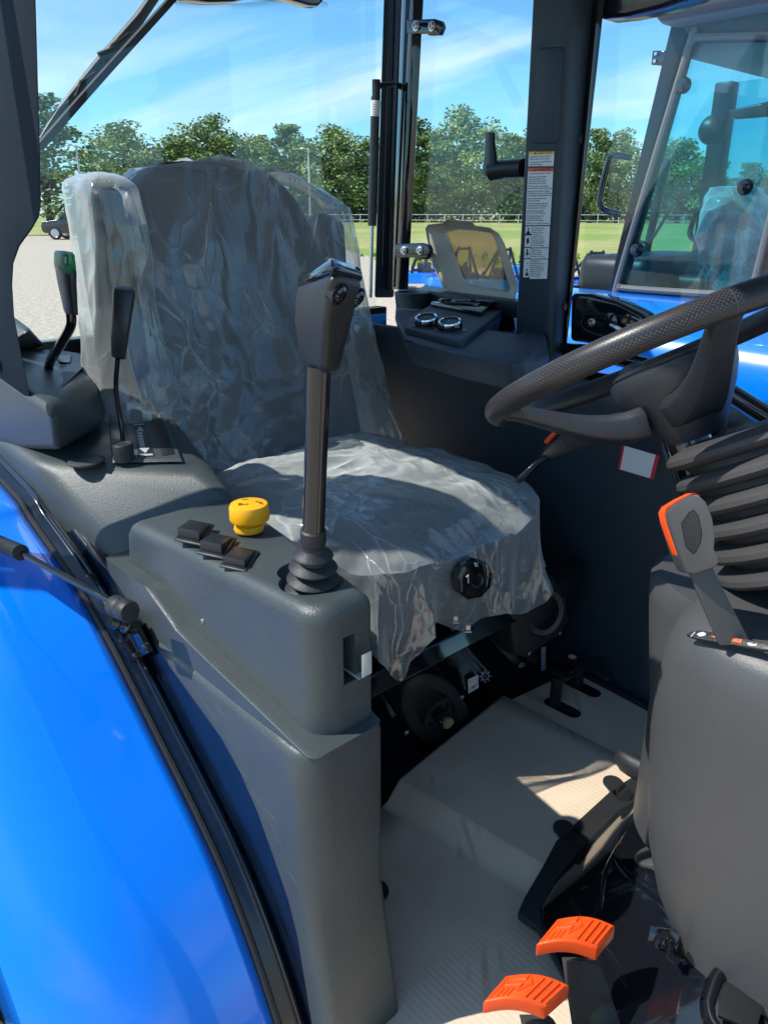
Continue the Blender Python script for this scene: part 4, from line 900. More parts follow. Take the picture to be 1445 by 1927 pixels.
for k in range(16):
    bmesh.ops.bisect_plane(bm_, geom=bm_.verts[:]+bm_.edges[:]+bm_.faces[:], plane_co=ka+kd.normalized()*(-.2+k*.06), plane_no=kd.normalized())
for v_ in bm_.verts: v_.co.z = cz(v_.co)
tag(bmb.build('cardboard_sheet', M['card'], solid=.004), 'large creased cardboard sheet covering the cab floor in front of the seat', 'cardboard')
prt = MB()
def stadium(u0, v0, u1, v1, r, z, h=.001):
    a, b = Z(u0, v0, z), Z(u1, v1, z); d = (b-a).normalized(); n = V(-d.y, d.x, 0); P = []
    for i in range(13): q = -math.pi/2+math.pi*i/12; P.append(b+d*math.cos(q)*r+n*math.sin(q)*r)
    for i in range(13): q = math.pi/2+math.pi*i/12; P.append(a+d*math.cos(q)*r+n*math.sin(q)*r)
    return MB().ext(P, (0, 0, h))
P_(stadium(1038, 1322, 1078, 1342, .0165, .0015), 'pedal_slot', 'ink'); P_(stadium(1075, 1284, 1116, 1304, .0165, .0015), 'pedal_slot', 'ink')
P_(stadium(1690/2+0, 1500, 850, 1502, .001, -.02), 'floor_plug', 'ink') if False else None
ps1 = P_(MB().tube([Z(1043, 1328, .0), Z(1043, 1328, .0)+V(.0, .0, .075)], .0125, 14), 'heel_treadle', 'black', label='small black pedal post by the side wall')
P_(MB().box(Z(1048, 1330, .0)+V(-.005, .01, .078), (.05, .03, .008)), 'treadle_pad', 'black', ps1, bevel=.003)
ps2 = P_(MB().tube([Z(1085, 1290, .0), Z(1085, 1290, .0)+V(0, 0, .055)], .013, 14), 'lock_pedal', 'black', label='small black pedal with a red-ringed sticker')
tt = Z(1085, 1290, .0)+V(0, 0, .06)
P_(MB().box(tt+V(.02, -.0, 0), (.12, .022, .010), Matrix.Rotation(-.05, 3, 'Z')), 'treadle_bar', 'black', ps2, bevel=.003)
P_(MB().lathe(tt+V(-.02, -.0, .0055), (0, 0, 1), [(.011, 0), (.011, .001)], 20), 'sticker_ring', 'red', ps2); P_(MB().lathe(tt+V(-.02, 0, .006), (0, 0, 1), [(.0085, 0), (.0085, .0012)], 20), 'sticker_face', 'white', ps2)
# ---- left side wall and its shelf
WY = 1.38
def wf(i, j):
    x = -1.62+i*(.965 if j < .01 else .965); z = -.03+j*.775; b = .085*max(0, (j-.25)/.75)**1.6
    y = WY-b*(1-.0*i)-.02*math.sin(i*3.1)*j
    if i > .70: y += ((i-.70)/.30)**2*.07*j
    return V(x, y, z-(.10*max(0, i-.62)/.38*j))
P_(MB().grid(wf, 30, 24), 'side_wall_trim', 'navy', solid=.012, label='dark moulded trim of the far cab wall')
P_(MB().box((-.9, 1.40, -.02), (1.5, .03, .05)), 'wall_edge', 'black')
P_(MB().tube([Z(1225, 1336, .004), Z(1088, 1264, .004)], .007, 8), 'floor_edge_seal', 'rubber')
SZ = .765
def sz(u, v, z=SZ): return Z(u, v, z)
shp = [(742, 596), (758, 632), (765, 640), (850, 664), (955, 684), (985, 680), (1027, 636), (1024, 624), (965, 600), (972, 560), (800, 536), (745, 560)]
top_ = [sz(u, v) for u, v in shp]; cs = sum(top_, V(0, 0, 0))/len(top_)
shelf = P_(MB().prism([p+V(0, .02, -.05) for p in top_], top_), 'side_shelf', 'navy', bevel=.006, seg=3, label='dark shelf with heater controls behind the far side of the seat')
cut(shelf, [MB().ext([sz(u, v, SZ-.03) for u, v in ((944, 614), (1004, 628), (976, 656), (916, 648))], (0, 0, .06))])
P_(MB().ext([sz(u, v, SZ-.016) for u, v in ((912, 640), (948, 648), (944, 660), (908, 652))], (0, 0, .014)), 'coin_clip', 'navy', shelf, bevel=.003)
hb1 = [sz(u, v) for u, v in ((762, 628), (775, 604), (835, 566), (940, 578), (953, 590), (868, 656))]
hv = P_(MB().prism([p-V(0, 0, .01) for p in hb1], [p+V(0, 0, .014) for p in hb1]), 'heater_panel', 'navy', bevel=.006, seg=3)
for u, v, k in ((803, 614, 0), (847, 622, 1)):
    c = sz(u, v, SZ+.014)
    P_(MB().lathe(c, (0, 0, 1), [(.036, 0), (.035, .0015), (.03, .002)], 32), 'knob_recess', 'black', hv)
    kx = P_(MB().lathe(c, (.1, -.25, 1), [(.0245, 0), (.0255, .012), (.0235, .018)], 32), 'heater_knob', 'gloss', hv)
    P_(MB().lathe(c+V(.0018, -.0045, .018), (.1, -.25, 1), [(.0225, -.002), (.0238, .0), (.0225, .0028), (.019, .0018)], 32, cap=False), 'chrome_ring', 'chrome', hv)
    P_(MB().lathe(c+V(.0018, -.0045, .0165), (.1, -.25, 1), [(.0215, 0), (.0215, .0012), (.001, .002)], 24), 'knob_face', 'black', hv)
    lk = MB(); lk.box(c+V(.003-.006, -.006+.008, .0195), (.003, .009, .001)); P_(lk, 'knob_pointer', 'pale', hv)
for u, v in ((769, 640), (843, 657)): P_(MB().box(sz(u, v, SZ+.0)+V(0, -.002, -.002), (.018, .006, .006)), 'panel_clip', 'ink', hv)
# raised smoked lid
hy = sz(850, 556, SZ+.03).y
def ly(u, v, d=0): return Y(u, v, hy+d)
lo_ = [(800, 430), (806, 423), (833, 420), (841, 413), (887, 417), (894, 425), (922, 429), (938, 440), (948, 458), (973, 535), (970, 558), (956, 573), (852, 553), (834, 540), (822, 515), (803, 448)]
li_ = [(838, 440), (840, 436), (850, 434), (858, 432), (890, 434), (898, 435), (915, 437), (925, 440), (930, 448), (958, 540), (958, 545), (955, 549), (882, 535), (876, 531), (870, 522), (842, 446)]
lid = P_(MB().loft([[ly(u, v) for u, v in lo_], [ly(u, v, .004) for u, v in lo_], [ly(u, v, .034) for u, v in li_], [ly(u+1, v, .030) for u, v in li_]], cap=False), 'storage_lid', 'amber_rim', hv if False else None, solid=.002, label='raised tan smoked-plastic lid')
P_(MB().ext([ly(u, v, .034) for u, v in li_], (0, .002, 0)), 'lid_window', 'amber', lid, smooth=False)
P_(MB().lathe(ly(905, 513, .032), (0, -1, 0), [(.005, 0), (.005, .003), (.001, .003)], 12), 'lid_rivet', 'steel', lid)
hp_ = P_(MB().ext([sz(u, v, SZ+.014) for u, v in ((810, 577), (850, 560), (935, 574), (905, 596))], (0, 0, .012)), 'socket_plate', 'gloss', hv, bevel=.003)
so = MB(); c = sz(868, 570, SZ+.026); so.lathe(c, (0, 0, 1), [(.026, 0), (.026, .006), (.02, .009), (.001, .009)], 24); so.box(c+V(.06, .02, .004), (.05, .02, .012)); so.box(c+V(.03, -.03, .002), (.09, .012, .008), Matrix.Rotation(.3, 3, 'Z')); so.box(c+V(-.045, -.01, .003), (.02, .03, .01))
P_(so, 'socket_fittings', 'gloss', hv, bevel=.002)
cc_ = sz(776, 585, SZ-.01)
P_(MB().lathe(cc_, (0, 0, 1), [(.043, 0), (.048, .045), (.049, .048), (.046, .049), (.040, .0), (.001, -.0)], 36), 'cup_holder', 'navy', shelf)
# ---- cab frame
def fy(u, v, y): return Y(u, v, y)
cabf = P_(MB().ext([V(-1.83, 1.46, .5), V(-1.73, 1.62, .5), V(-1.73, 1.62, 1.62), V(-1.83, 1.46, 1.62)], (.0, .01, 0)) if False else
    MB().loft([[X(722+ (v/480)*-15, v, -1.75), X(757-(v/480)*15, v, -1.735), X(760-(v/480)*16, v, -1.80), X(724-(v/480)*15, v, -1.81)] for v in (-60, 120, 300, 560)]), 'rear_corner_post', 'navy', bevel=.006, seg=2, label='slim black corner post with the window hinges')
P_(MB().loft([[Y(754-(v/540)*25, v, 1.57), Y(778-(v/540)*28, v, 1.545), Y(797-(v/540)*29, v, 1.56), Y(795-(v/540)*29, v, 1.60), Y(756-(v/540)*25, v, 1.62)] for v in (-60, 100, 300, 545)]), 'side_window_frame', 'gloss', cabf, bevel=.004, seg=2)
for du in (735, 746, 768): P_(MB().tube([X(du, -60, -1.738), X(du-15, 500, -1.738)] if du < 760 else [Y(du, -60, 1.553), Y(du-27, 540, 1.553)], .0022, 6), 'post_groove', 'ink', cabf)
for v0, s in ((50, 1), (472, .93)):
    ub = 765 if v0 < 100 else 742
    h_ = P_(MB().ext([Y(ub, v0-13, 1.535), Y(ub+52, v0-15, 1.535), Y(ub+64, v0-11, 1.535), Y(ub+68, v0, 1.535), Y(ub+62, v0+16, 1.535), Y(ub+40, v0+17, 1.535), Y(ub+38, v0+13, 1.535), Y(ub, v0+13, 1.535)], (0, .014, 0)), 'window_hinge', 'gloss', cabf, bevel=.004)
    for du in (18, 48): bolt('hinge_bolt', Y(ub+du, v0-1, 1.534), (0, -1, 0), .0085, M['steel'], h_)
wgs = P_(MB().tube([X(707, 182, -1.70), X(700, 425, -1.70)], .012, 16), 'window_gas_strut', 'black', label='slim black gas strut of the rear window')
P_(MB().tube([X(707, 190, -1.70), X(705.5, 220, -1.70)], .0128, 16, cap=False), 'strut_label', 'white', wgs)
il = MB(); 
for i in range(5): il.box(X(704, 196+i*5, -1.6869)+V(0, 0, 0), (.0006, .012, .0012))
P_(il, 'label_print', 'ink', wgs)
P_(MB().tube([X(708, 186, -1.70), X(708, 150, -1.70)], .011, 12), 'strut_end', 'rubber', wgs); P_(MB().tube([X(708, 162, -1.70), X(745, 158, -1.73)], .008, 12), 'strut_pin', 'rubber', wgs)
P_(MB().tube([X(700, 420, -1.70), X(697, 560, -1.70)], .005, 8), 'strut_rod', 'steel', wgs)
# label pillar
LY = 1.36
def lp(v): return [Y(1003-v*.052, v, LY), Y(1064-v*.052, v, LY-.0), Y(1076-v*.055, v, LY+.008), Y(1118-v*.085, v, LY+.075), Y(1100-v*.07, v, LY+.16), Y(1010-v*.05, v, LY+.16)]
pil = P_(MB().loft([lp(v) for v in (-80, 60, 200, 340, 480, 690)]), 'label_pillar', 'navy', bevel=.005, seg=3, label='wide dark pillar carrying the warning labels')
P_(MB().loft([[Y(1110-v*.083, v, LY+.075), Y(1124-v*.095, v, LY+.065), Y(1137-v*.109, v, LY+.07), Y(1136-v*.109, v, LY+.10), Y(1108-v*.083, v, LY+.11)] for v in (-80, 60, 200, 340, 480, 690)]), 'door_seal', 'gloss', pil, bevel=.003, seg=2)
def lf(u, v, l=0): return Y(u, v, LY-l)
rp = [(1012, 97), (1018, 92), (1078, 89), (1084, 95)]; rp2 = [(1073, 262), (1067, 268), (1007, 270), (1000, 264)]
path = sm([lf(u, v, .0005) for u, v in [(1012, 97), (1018, 92), (1062, 90)]]+[], 4)
ring_ = [lf(u, v, .0) for u, v in ((1011, 100), (1018, 92), (1062, 90))]
P_(MB().ext([lf(u, v, -.001) for u, v in ((1010, 102), (1012, 94), (1019, 91), (1054, 90), (1060, 92), (1061, 98), (1053, 258), (1051, 266), (1045, 269), (1007, 270), (1001, 268), (1000, 260))], (0, -.003, 0)), 'pillar_cover', 'navy', pil, bevel=.0012, seg=2)
gr = [(1010, 102), (1012, 94), (1019, 91), (1054, 90), (1060, 92), (1061, 98), (1053, 258), (1051, 266), (1045, 269), (1007, 270), (1001, 268), (1000, 260), (1010, 102)]
P_(MB().tube([lf(u, v, .0008) for u, v in gr], .0012, 5, cap=False), 'cover_gap', 'ink', pil)
def rface(u, v, l=0):
    a = lp(v)[2]; b = lp(v)[3]; n = (b-a).cross(V(0, 0, 1)).normalized(); n = n if n.dot(CAM-a) > 0 else -n
    return onp(u, v, a, n, l), n
for u, v, r in ((1094, 262, .0085), (1062, 577, .0085)):
    c, n = rface(u, v, -.001); P_(MB().lathe(c, n, [(r, 0), (r, .003), (r*.85, .004), (r*.3, .0035), (.0005, .0035)], 20), 'pillar_plug', 'plastic', pil)
# warning labels with their text
def quadY(pts, l0, l1): return MB().prism([lf(u, v, l0) for u, v in pts], [lf(u, v, l1) for u, v in pts])
def LU(s, v): return 994-(v-283)*.0465+s*(49.5-(v-283)*.010)
dec = P_(quadY([(LU(0, 284), 284), (LU(1, 284), 283), (LU(1, 526), 526), (LU(0, 523), 523)], 0, .0006), 'warning_label', 'ink', pil, smooth=False)
def band(v0, v1, s0, s1, m, nm, l=.0011): P_(quadY([(LU(s0, v0), v0), (LU(s1, v0), v0-.5), (LU(s1, v1), v1-.5), (LU(s0, v1), v1)], .0004, l), nm, m, dec, smooth=False)
band(285.2, 291.2, .015, .985, 'yel_lab', 'yellow_band'); band(291.2, 313, .015, .985, 'white', 'white_field')
band(316, 323, .015, .985, 'red_lab', 'orange_band'); band(323, 424, .015, .985, 'white', 'white_field')
band(426, 465, .02, .27, 'white', 'white_field'); band(426, 466, .285, .98, 'white', 'white_field'); band(467, 486, .02, .27, 'white', 'white_field'); band(467.5, 487, .285, .98, 'white', 'white_field'); band(488, 522, .02, .27, 'white', 'white_field'); band(488.5, 525, .285, .98, 'white', 'white_field')
tx = []
ex = (lf(1040, 400)-lf(990, 400)).normalized(); ez = V(0, 0, 1)
def tline(s, u_s, v, px, bold=0, l=.0012):
    o = lf(LU(u_s, v), v, l); up = (lf(LU(u_s, v-10), v-10, l)-o).normalized(); m_ = (lf(1000, v)-lf(999, v)).length
    tx.append(text(s, px*m_*1.25, o, ex, up, .0002, maxw=(lf(LU(.97, v), v)-lf(LU(u_s, v), v)).length))
tline('CAUTION', .34, 290.4, 4.6, 1); tline('WARNING', .34, 322.2, 4.8, 1)
for i, s in enumerate(['PTO selector & lever must be in', '"OFF" position to start engine.', 'Do not operate on hard surfaces', 'with 4WD engaged.']): tline(s, .05, 297+i*4.4+(1.2 if i > 1 else 0), 2.45)
tline('To prevent serious injury or death', .035, 328.2, 2.35, 1)
body = ['After first hour of operation', 'and daily thereafter, check', 'front and rear wheel lug nuts', 'and bolts for proper torque.', '', 'PTO and rotate. Set and setting', 'away from PTO & other moving parts', '', 'Disengage PTO and shut off engine', 'before servicing tractor or implements', 'or attaching or detaching implements.', '', 'Keep all safety shields in place', 'for your protection.', '', 'Pull only from approved drawbar', 'or lower links of 3-point hitch at', 'horizontal position or below.', '', 'Lock brake pedals together', 'for road or travel in highways.', '', 'Always apply parking brake', 'and shift transmission to', 'neutral before dismounting.', '', 'Failure to do so could be hazardous']
v_ = 334.5
for s in body:
    if s: tline(s, .05, v_, 2.3); v_ += 4.0
    else: v_ += 1.5
def block(lines, v0, st=3.95):
    for i, s in enumerate(lines): tline(s, .32, v0+i*st, 2.2)
block(['To prevent serious', 'injury or death', 'Always use a seat', 'belt when you', 'operate the tractor.', 'Do not use a seat', 'belt when operating', 'with folding ROPS', 'in lowered position.'], 430.5)
block(['Engine exhaust', 'fumes can cause', 'death or sickness.', 'Always try to work in'], 471.5); block(['Disengage the', 'differential lock when', 'turning the tractor.', 'Always disengage the', 'differential lock when', 'driving on roads.', 'Failure can cause', 'severe damage.'], 492.2, 3.9)
P_(join(tx), 'label_text', 'ink', dec, smooth=False)
pg = MB()
def pq(pts, l=.0012): pg.prism([lf(u, v, l-.0004) for u, v in pts], [lf(u, v, l) for u, v in pts])
def dsk(u, v, r, l=.0012): c = lf(u, v, l-.0004); pg.lathe(c, (0, -1, 0), [(r, 0), (r, .0005)], 10)
dsk(LU(.14, 430), 430, .0022); pq([(LU(.14, 433), 432), (LU(.03, 441), 441), (LU(.25, 441), 441)]); pq([(LU(.02, 441), 441), (LU(.27, 441), 441), (LU(.27, 444), 443), (LU(.02, 444), 443)])
pq([(LU(.08, 455), 450), (LU(.18, 455), 447), (LU(.2, 455), 456), (LU(.10, 455), 460)])
dsk(LU(.14, 471), 471, .0024); pq([(LU(.14, 474), 472), (LU(.02, 482), 482), (LU(.12, 479), 478), (LU(.14, 484), 485), (LU(.17, 479), 478), (LU(.27, 482), 482)])
dsk(LU(.16, 508), 508, .0022); pq([(LU(.16, 510), 510), (LU(.08, 518), 519), (LU(.25, 518), 519)]); pq([(LU(.16, 496), 494), (LU(.19, 496), 494), (LU(.19, 499), 498), (LU(.16, 499), 498)])
for vv in (290.4, 322.3): pq([(LU(.22, vv), vv), (LU(.31, vv), vv), (LU(.265, vv), vv-5)], .0016)
P_(pg, 'label_pictograms', 'ink', dec, smooth=False)
# ---- header, sills, roof, near pillar
P_(MB().ext([Y(1085, -60, 1.44), Y(1128, 36, 1.44), Y(1180, 30, 1.44), Y(1240, 16, 1.44), Y(1300, -4, 1.44), Y(1380, -60, 1.44)], (0, .06, 0)), 'door_header', 'frame', bevel=.008)
P_(MB().ext([Y(790, 546, 1.50), Y(1000, 572, 1.50), Y(1000, 600, 1.50), Y(770, 590, 1.50)], (0, .05, 0)), 'side_window_sill', 'black', bevel=.004)
rw = P_(MB().ext([V(-1.76, .30, .66), V(-1.76, 1.62, .66), V(-1.76, 1.62, .735), V(-1.76, .30, .735)], (-.04, 0, 0)), 'rear_window_sill', 'gloss', bevel=.004)
P_(MB().ext([V(-1.72, .30, .40), V(-1.72, 1.5, .40), V(-1.72, 1.5, .70), V(-1.72, .30, .70)], (-.03, 0, 0)), 'rear_panel', 'black')
rg = P_(MB().ext([V(-1.785, .25, .735), V(-1.785, 1.60, .735), V(-1.785, 1.60, 1.62), V(-1.785, .25, 1.62)], (-.004, 0, 0)), 'rear_window', 'glass', smooth=False, label='large clear rear window')
P_(MB().ext([Y(750, 560, 1.585), Y(1000, 585, 1.585), Y(1010, -60, 1.585), Y(775, -60, 1.585)], (0, .004, 0)), 'side_window', 'glass', smooth=False, label='narrow clear rear side window')
zt2 = 1.56
roof = P_(MB().box((-.75, .93, zt2+.09), (2.15, 1.20, .16)), 'cab_roof', 'frame', bevel=.04, seg=4)
P_(MB().box((-.75, .93, zt2+.005), (1.95, 1.05, .03)), 'headliner', 'headliner', roof)
# near right pillar: its rim seen at the photo's left edge
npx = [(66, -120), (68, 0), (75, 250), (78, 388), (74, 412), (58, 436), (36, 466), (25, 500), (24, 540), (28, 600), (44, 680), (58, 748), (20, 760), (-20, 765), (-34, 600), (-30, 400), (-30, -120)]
npl = P_(MB().prism([Y(u, v, .40) for u, v in npx], [Y(u-3, v, .432) for u, v in npx]), 'near_pillar', 'pillar', bevel=.006, seg=3, label='trim of the near door pillar, its shade put into the dark colour')
bolt('pillar_screw', Y(-2, 686, .3985), (0, -1, 0), .0075, M['plastic'], npl)
# front pillars and glass out of the picture, they throw the shadows the cab throws
P_(MB().loft([[V(.20-.12*t, y, -.05+1.6*t) for y in ()] or [V(.02-.20*t-.03, yy, -.05+1.6*t) for yy in (.40, .45)]+[V(.02-.20*t+.04, yy, -.05+1.6*t) for yy in (.45, .40)] for t in (0, 1)]), 'front_pillar', 'frame')
P_(MB().loft([[V(.02-.20*t-.03, yy, -.05+1.6*t) for yy in (1.42, 1.47)]+[V(.02-.20*t+.04, yy, -.05+1.6*t) for yy in (1.47, 1.42)] for t in (0, 1)]), 'front_pillar', 'frame')
# ---- rear wiper
wp_ = [X(u, v, -1.81) for u, v in ((74, 272), (150, 185), (215, 112), (290, 30), (340, -25))]
wi = P_(MB().sweep(wp_, [V(0, -.010, -.008), V(0, .006, -.012), V(-.012, .006, -.012), V(-.012, -.010, -.006)]), 'rear_wiper', 'rubber', label='black wiper blade across the rear window')
P_(MB().tube([X(76, 262, -1.83), X(110, 212, -1.84), X(180, 128, -1.85), X(262, 35, -1.85), X(300, -20, -1.85)], [.003, .008, .012, .013, .012], 8), 'wiper_arm', 'plastic', wi)
for a, b in (((80, 250), (128, 194)), ((136, 186), (176, 140)), ((190, 122), (240, 66))):
    P_(MB().tube([X(a[0]+6, a[1]-3, -1.835), X((a[0]+b[0])/2-3, (a[1]+b[1])/2-8, -1.84), X(b[0]+4, b[1]-3, -1.835)], .0045, 6), 'blade_yoke', 'black', wi)
P_(hull([X(u, v, -1.86) for u, v in ((182, 98), (205, 92), (232, 78), (200, 112), (188, 112))]+[X(u, v, -1.83) for u, v in ((184, 100), (232, 80), (196, 115))]), 'arm_clip', 'plastic', wi)
vs = P_(MB().ext([X(u, v, -1.72) for u, v in ((335, -30), (350, -2), (395, 4), (440, 3), (480, -6), (540, -3), (585, 10), (600, 11), (610, 2), (612, -30))], (-.04, 0, 0)), 'rear_lamp_housing', 'gloss', bevel=.006)
fr = MB(); 
for i in range(62):
    for j in range(4):
        u = 332+i*4.6+(j % 2)*2.3; v = 5+j*3.2+ (4*math.sin((i-5)/9) if i > 22 else 0)
        if (1.3-.3*j) > .2: fr.lathe(X(u, v, -1.783), (1, 0, 0), [((1.5-.32*j)*.0012, 0), ((1.5-.32*j)*.0012, .0004)], 6)
P_(fr, 'glass_frit_dots', 'ink', rg)
# window latch
la = P_(MB().tube([Y(985, 316, 1.40), Y(950, 318, 1.40), Y(925, 322, 1.40)], [.018, .018, .020], 16), 'window_latch', 'black', label='black latch handle of the side window')
P_(MB().loft([[Y(u+w*math.cos(q), v, 1.40-.011*math.sin(q)*w/9) for q in [2*math.pi*i/14 for i in range(14)]] for u, v, w in ((922, 331, 11), (922, 318, 14.5), (923, 300, 12.5), (922, 270, 9.5), (922, 250, 9), (922, 248, 6))]), 'latch_grip', 'black', la)
# far door: latch box, frame bar, lower glass
db = P_(MB().ext([Y(u, v, 1.40) for u, v in ((1072, 552), (1110, 553), (1160, 567), (1205, 590), (1220, 604), (1216, 622), (1195, 645), (1150, 654), (1070, 642))], (0, .05, 0)), 'door_latch_box', 'gloss', bevel=.010, seg=4, label='glossy black latch box of the far door')
for u, v in ((1113, 607), (1182, 618)): bolt('latch_bolt', Y(u, v, 1.398), (0, -1, 0), .0065, M['steel'], db)
P_(MB().tube(sm([Y(u, v, 1.397) for u, v in ((1100, 590), (1150, 592), (1195, 604), (1200, 622), (1180, 636), (1120, 628), (1094, 612), (1100, 590))], 5), .0022, 6, cap=False), 'latch_rib', 'black', db)
P_(MB().tube(sm([Y(1150, 612, 1.385), Y(1165, 620, 1.375), Y(1190, 636, 1.375), Y(1212, 650, 1.38)], 4), .005, 8), 'latch_lever', 'steel', db)
P_(MB().lathe(Y(1150, 604, 1.396), (0, -1, 0), [(.016, 0), (.016, .006), (.011, .008), (.001, .008)], 18), 'latch_pivot', 'gloss', db)
P_(MB().ext([V(-.93, 1.45, .0), V(.1, 1.45, .0), V(-.1, 1.45, 1.55), V(-1.0, 1.45, 1.55)], (0, .004, 0)), 'far_door_glass', 'glass', smooth=False)
P_(MB().tube([Y(1060, 655, 1.42), Y(1100, 660, 1.42), Y(1290, 705, 1.42), Y(1380, 742, 1.42), Y(1480, 806, 1.42), Y(1700, 930, 1.42)], [.012, .014, .016, .016, .016, .016], 12), 'door_bar', 'gloss')
P_(MB().ext([Y(1060, 690, 1.455), Y(1280, 728, 1.455), Y(1380, 768, 1.455), Y(1500, 850, 1.455), Y(1700, 980, 1.455), Y(1700, 1500, 1.455), Y(1060, 1200, 1.455)], (0, .006, 0)), 'door_lower_panel', 'frame', bevel=.002)
# red-edged label on the wall
def wl_(u, v, y): return Y(u, v, y)
wy_ = 1.285
rl = P_(MB().prism([wl_(u, v, wy_) for u, v in ((1171, 838), (1240, 858), (1229, 902), (1162, 883))], [wl_(u, v, wy_-.001) for u, v in ((1171, 838), (1240, 858), (1229, 902), (1162, 883))]), 'wall_label', 'red', label='white card with red edges on the far wall', smooth=False)
P_(MB().prism([wl_(u, v, wy_-.0008) for u, v in ((1175, 839), (1233, 856), (1222, 900), (1166, 883))], [wl_(u, v, wy_-.0018) for u, v in ((1175, 839), (1233, 856), (1222, 900), (1166, 883))]), 'label_face', 'white', rl, smooth=False)
# shuttle lever with an orange rim
sh = P_(MB().tube([Y(975, 903, 1.12), Y(1012, 868, 1.12), Y(1040, 850, 1.12)], .008, 12), 'shuttle_lever', 'gloss', label='black lever with an orange-rimmed grip under the steering wheel')
P_(hull([Y(u, v, 1.10) for u, v in ((1015, 858), (1026, 838), (1060, 808), (1090, 806), (1130, 822), (1122, 836), (1080, 850), (1040, 865))]+[Y(u, v, 1.14) for u, v in ((1018, 855), (1062, 810), (1126, 826), (1075, 850))]), 'lever_grip', 'black', sh, bevel=.006, seg=3)
P_(MB().tube(sm([Y(u, v, 1.097) for u, v in ((1027, 832), (1044, 814), (1062, 801), (1080, 801), (1104, 810), (1129, 821))], 5), .0042, 8), 'orange_rim', 'orange', sh)

# ---- steering wheel
AL = rad(30); wc = V(-.497, .92, .832); wx = V(math.cos(AL), 0, math.sin(AL)); wy2 = V(0, 1, 0); wn_ = wx.cross(wy2).normalized(); RW = .212; rw_ = .0142
bm = bmesh.new(); nu, nv = 160, 28; uvl = bm.loops.layers.uv.new('UVMap'); vg = []
for i in range(nu):
    t = 2*math.pi*i/nu; rad_ = wx*math.cos(t)+wy2*math.sin(t)
    vg.append([bm.verts.new(wc+rad_*(RW+rw_*math.cos(2*math.pi*j/nv))+wn_*rw_*1.12*math.sin(2*math.pi*j/nv)) for j in range(nv)])
leath, plain = [], []
for i in range(nu):
    for j in range(nv):
        f = bm.faces.new([vg[i][j], vg[(i+1) % nu][j], vg[(i+1) % nu][(j+1) % nv], vg[i][(j+1) % nv]])
        for lp_, (a, b) in zip(f.loops, ((i, j), (i+1, j), (i+1, j+1), (i, j+1))): lp_[uvl].uv = (a/nu, b/nv)
        ang_ = i*360/nu
        f.material_index = 0 if 233 < ang_ < 322 or 40 < ang_ < 130 else 1
mb = MB(); mb.bm = bm
sw = P_(mb, 'steering_wheel', 'leather', label='black steering wheel with a perforated leather grip'); sw.data.materials.append(mat('smooth_rim', (.02, .02, .022), .38, bump=.2, bscale=260))
for a in (233, 213, 322):
    t = rad(a); r_ = wx*math.cos(t)+wy2*math.sin(t)
    P_(MB().loft([[wc+r_*(RW+(rw_+.0002)*math.cos(q))+wn_*(rw_*1.12+.0002)*math.sin(q)+(wx*-math.sin(t)+wy2*math.cos(t))*s for q in [2*math.pi*k/28 for k in range(28)]] for s in (-.0008, .0008)], cap=False), 'rim_seam', 'plastic', sw)
P_(MB().tube([wc+(wx*math.cos(rad(a))+wy2*math.sin(rad(a)))*(RW+(rw_+.0001)*math.cos(rad(118)))+wn_*(rw_*1.12)*math.sin(rad(118)) for a in range(213, 323, 3)], .0006, 5), 'rim_stitch', 'plastic2', sw)
hubc = wc-wn_*.035+wx*.015
def wl2(a, b, c): return hubc+wx*a+wy2*b+wn_*c
hub = P_(MB().loft([[wl2(ax_*k, by*k, h) for ax_, by in [(.076*sup(math.cos(q), .75), .068*sup(math.sin(q), .75)) for q in [2*math.pi*i/32 for i in range(32)]]] for k, h in ((.45, -.085), (.62, -.06), (.85, -.03), (.97, -.008), (1.0, .004), (.97, .012), (.80, .018), (.3, .022), (.02, .022))]), 'wheel_hub', 'hub', sw)
P_(MB().loft([[wl2(ax_*k, by*k, h) for ax_, by in [(.076*sup(math.cos(q), .75), .068*sup(math.sin(q), .75)) for q in [2*math.pi*i/32 for i in range(32)]]] for k, h in ((.90, .012), (.92, .0175), (.86, .022), (.80, .021))], cap=False), 'hub_ring', 'black', sw)
P_(MB().lathe(wl2(-.045, -.01, .012), wn_+V(-.2, 0, 0), [(.018, 0), (.019, .012), (.015, .020), (.004, .022)], 20), 'hub_button', 'plastic2', sw)
def spoke(t, w0, w1, sag, nm='wheel_spoke'):
    t = rad(t); r_ = wx*math.cos(t)+wy2*math.sin(t); tg = wx*-math.sin(t)+wy2*math.cos(t); rings = []
    for k in range(9):
        s = k/8; p = wc+r_*(RW*(1-s)+.05*s)-wn_*(sag*math.sin(s*math.pi/2)**1.3+.004); w = w0+(w1-w0)*s**2; th = .008+.012*s
        rings.append([p+tg*w+wn_*th*.4, p+tg*w*.8+wn_*th, p-tg*w*.8+wn_*th, p-tg*w+wn_*th*.4, p-tg*w*.8-wn_*th, p+tg*w*.8-wn_*th])
    P_(MB().loft(rings), nm, 'hub', sw, bevel=.003, seg=2)
spoke(232, .018, .04, .075); spoke(322, .018, .04, .075); spoke(95, .02, .04, .075)
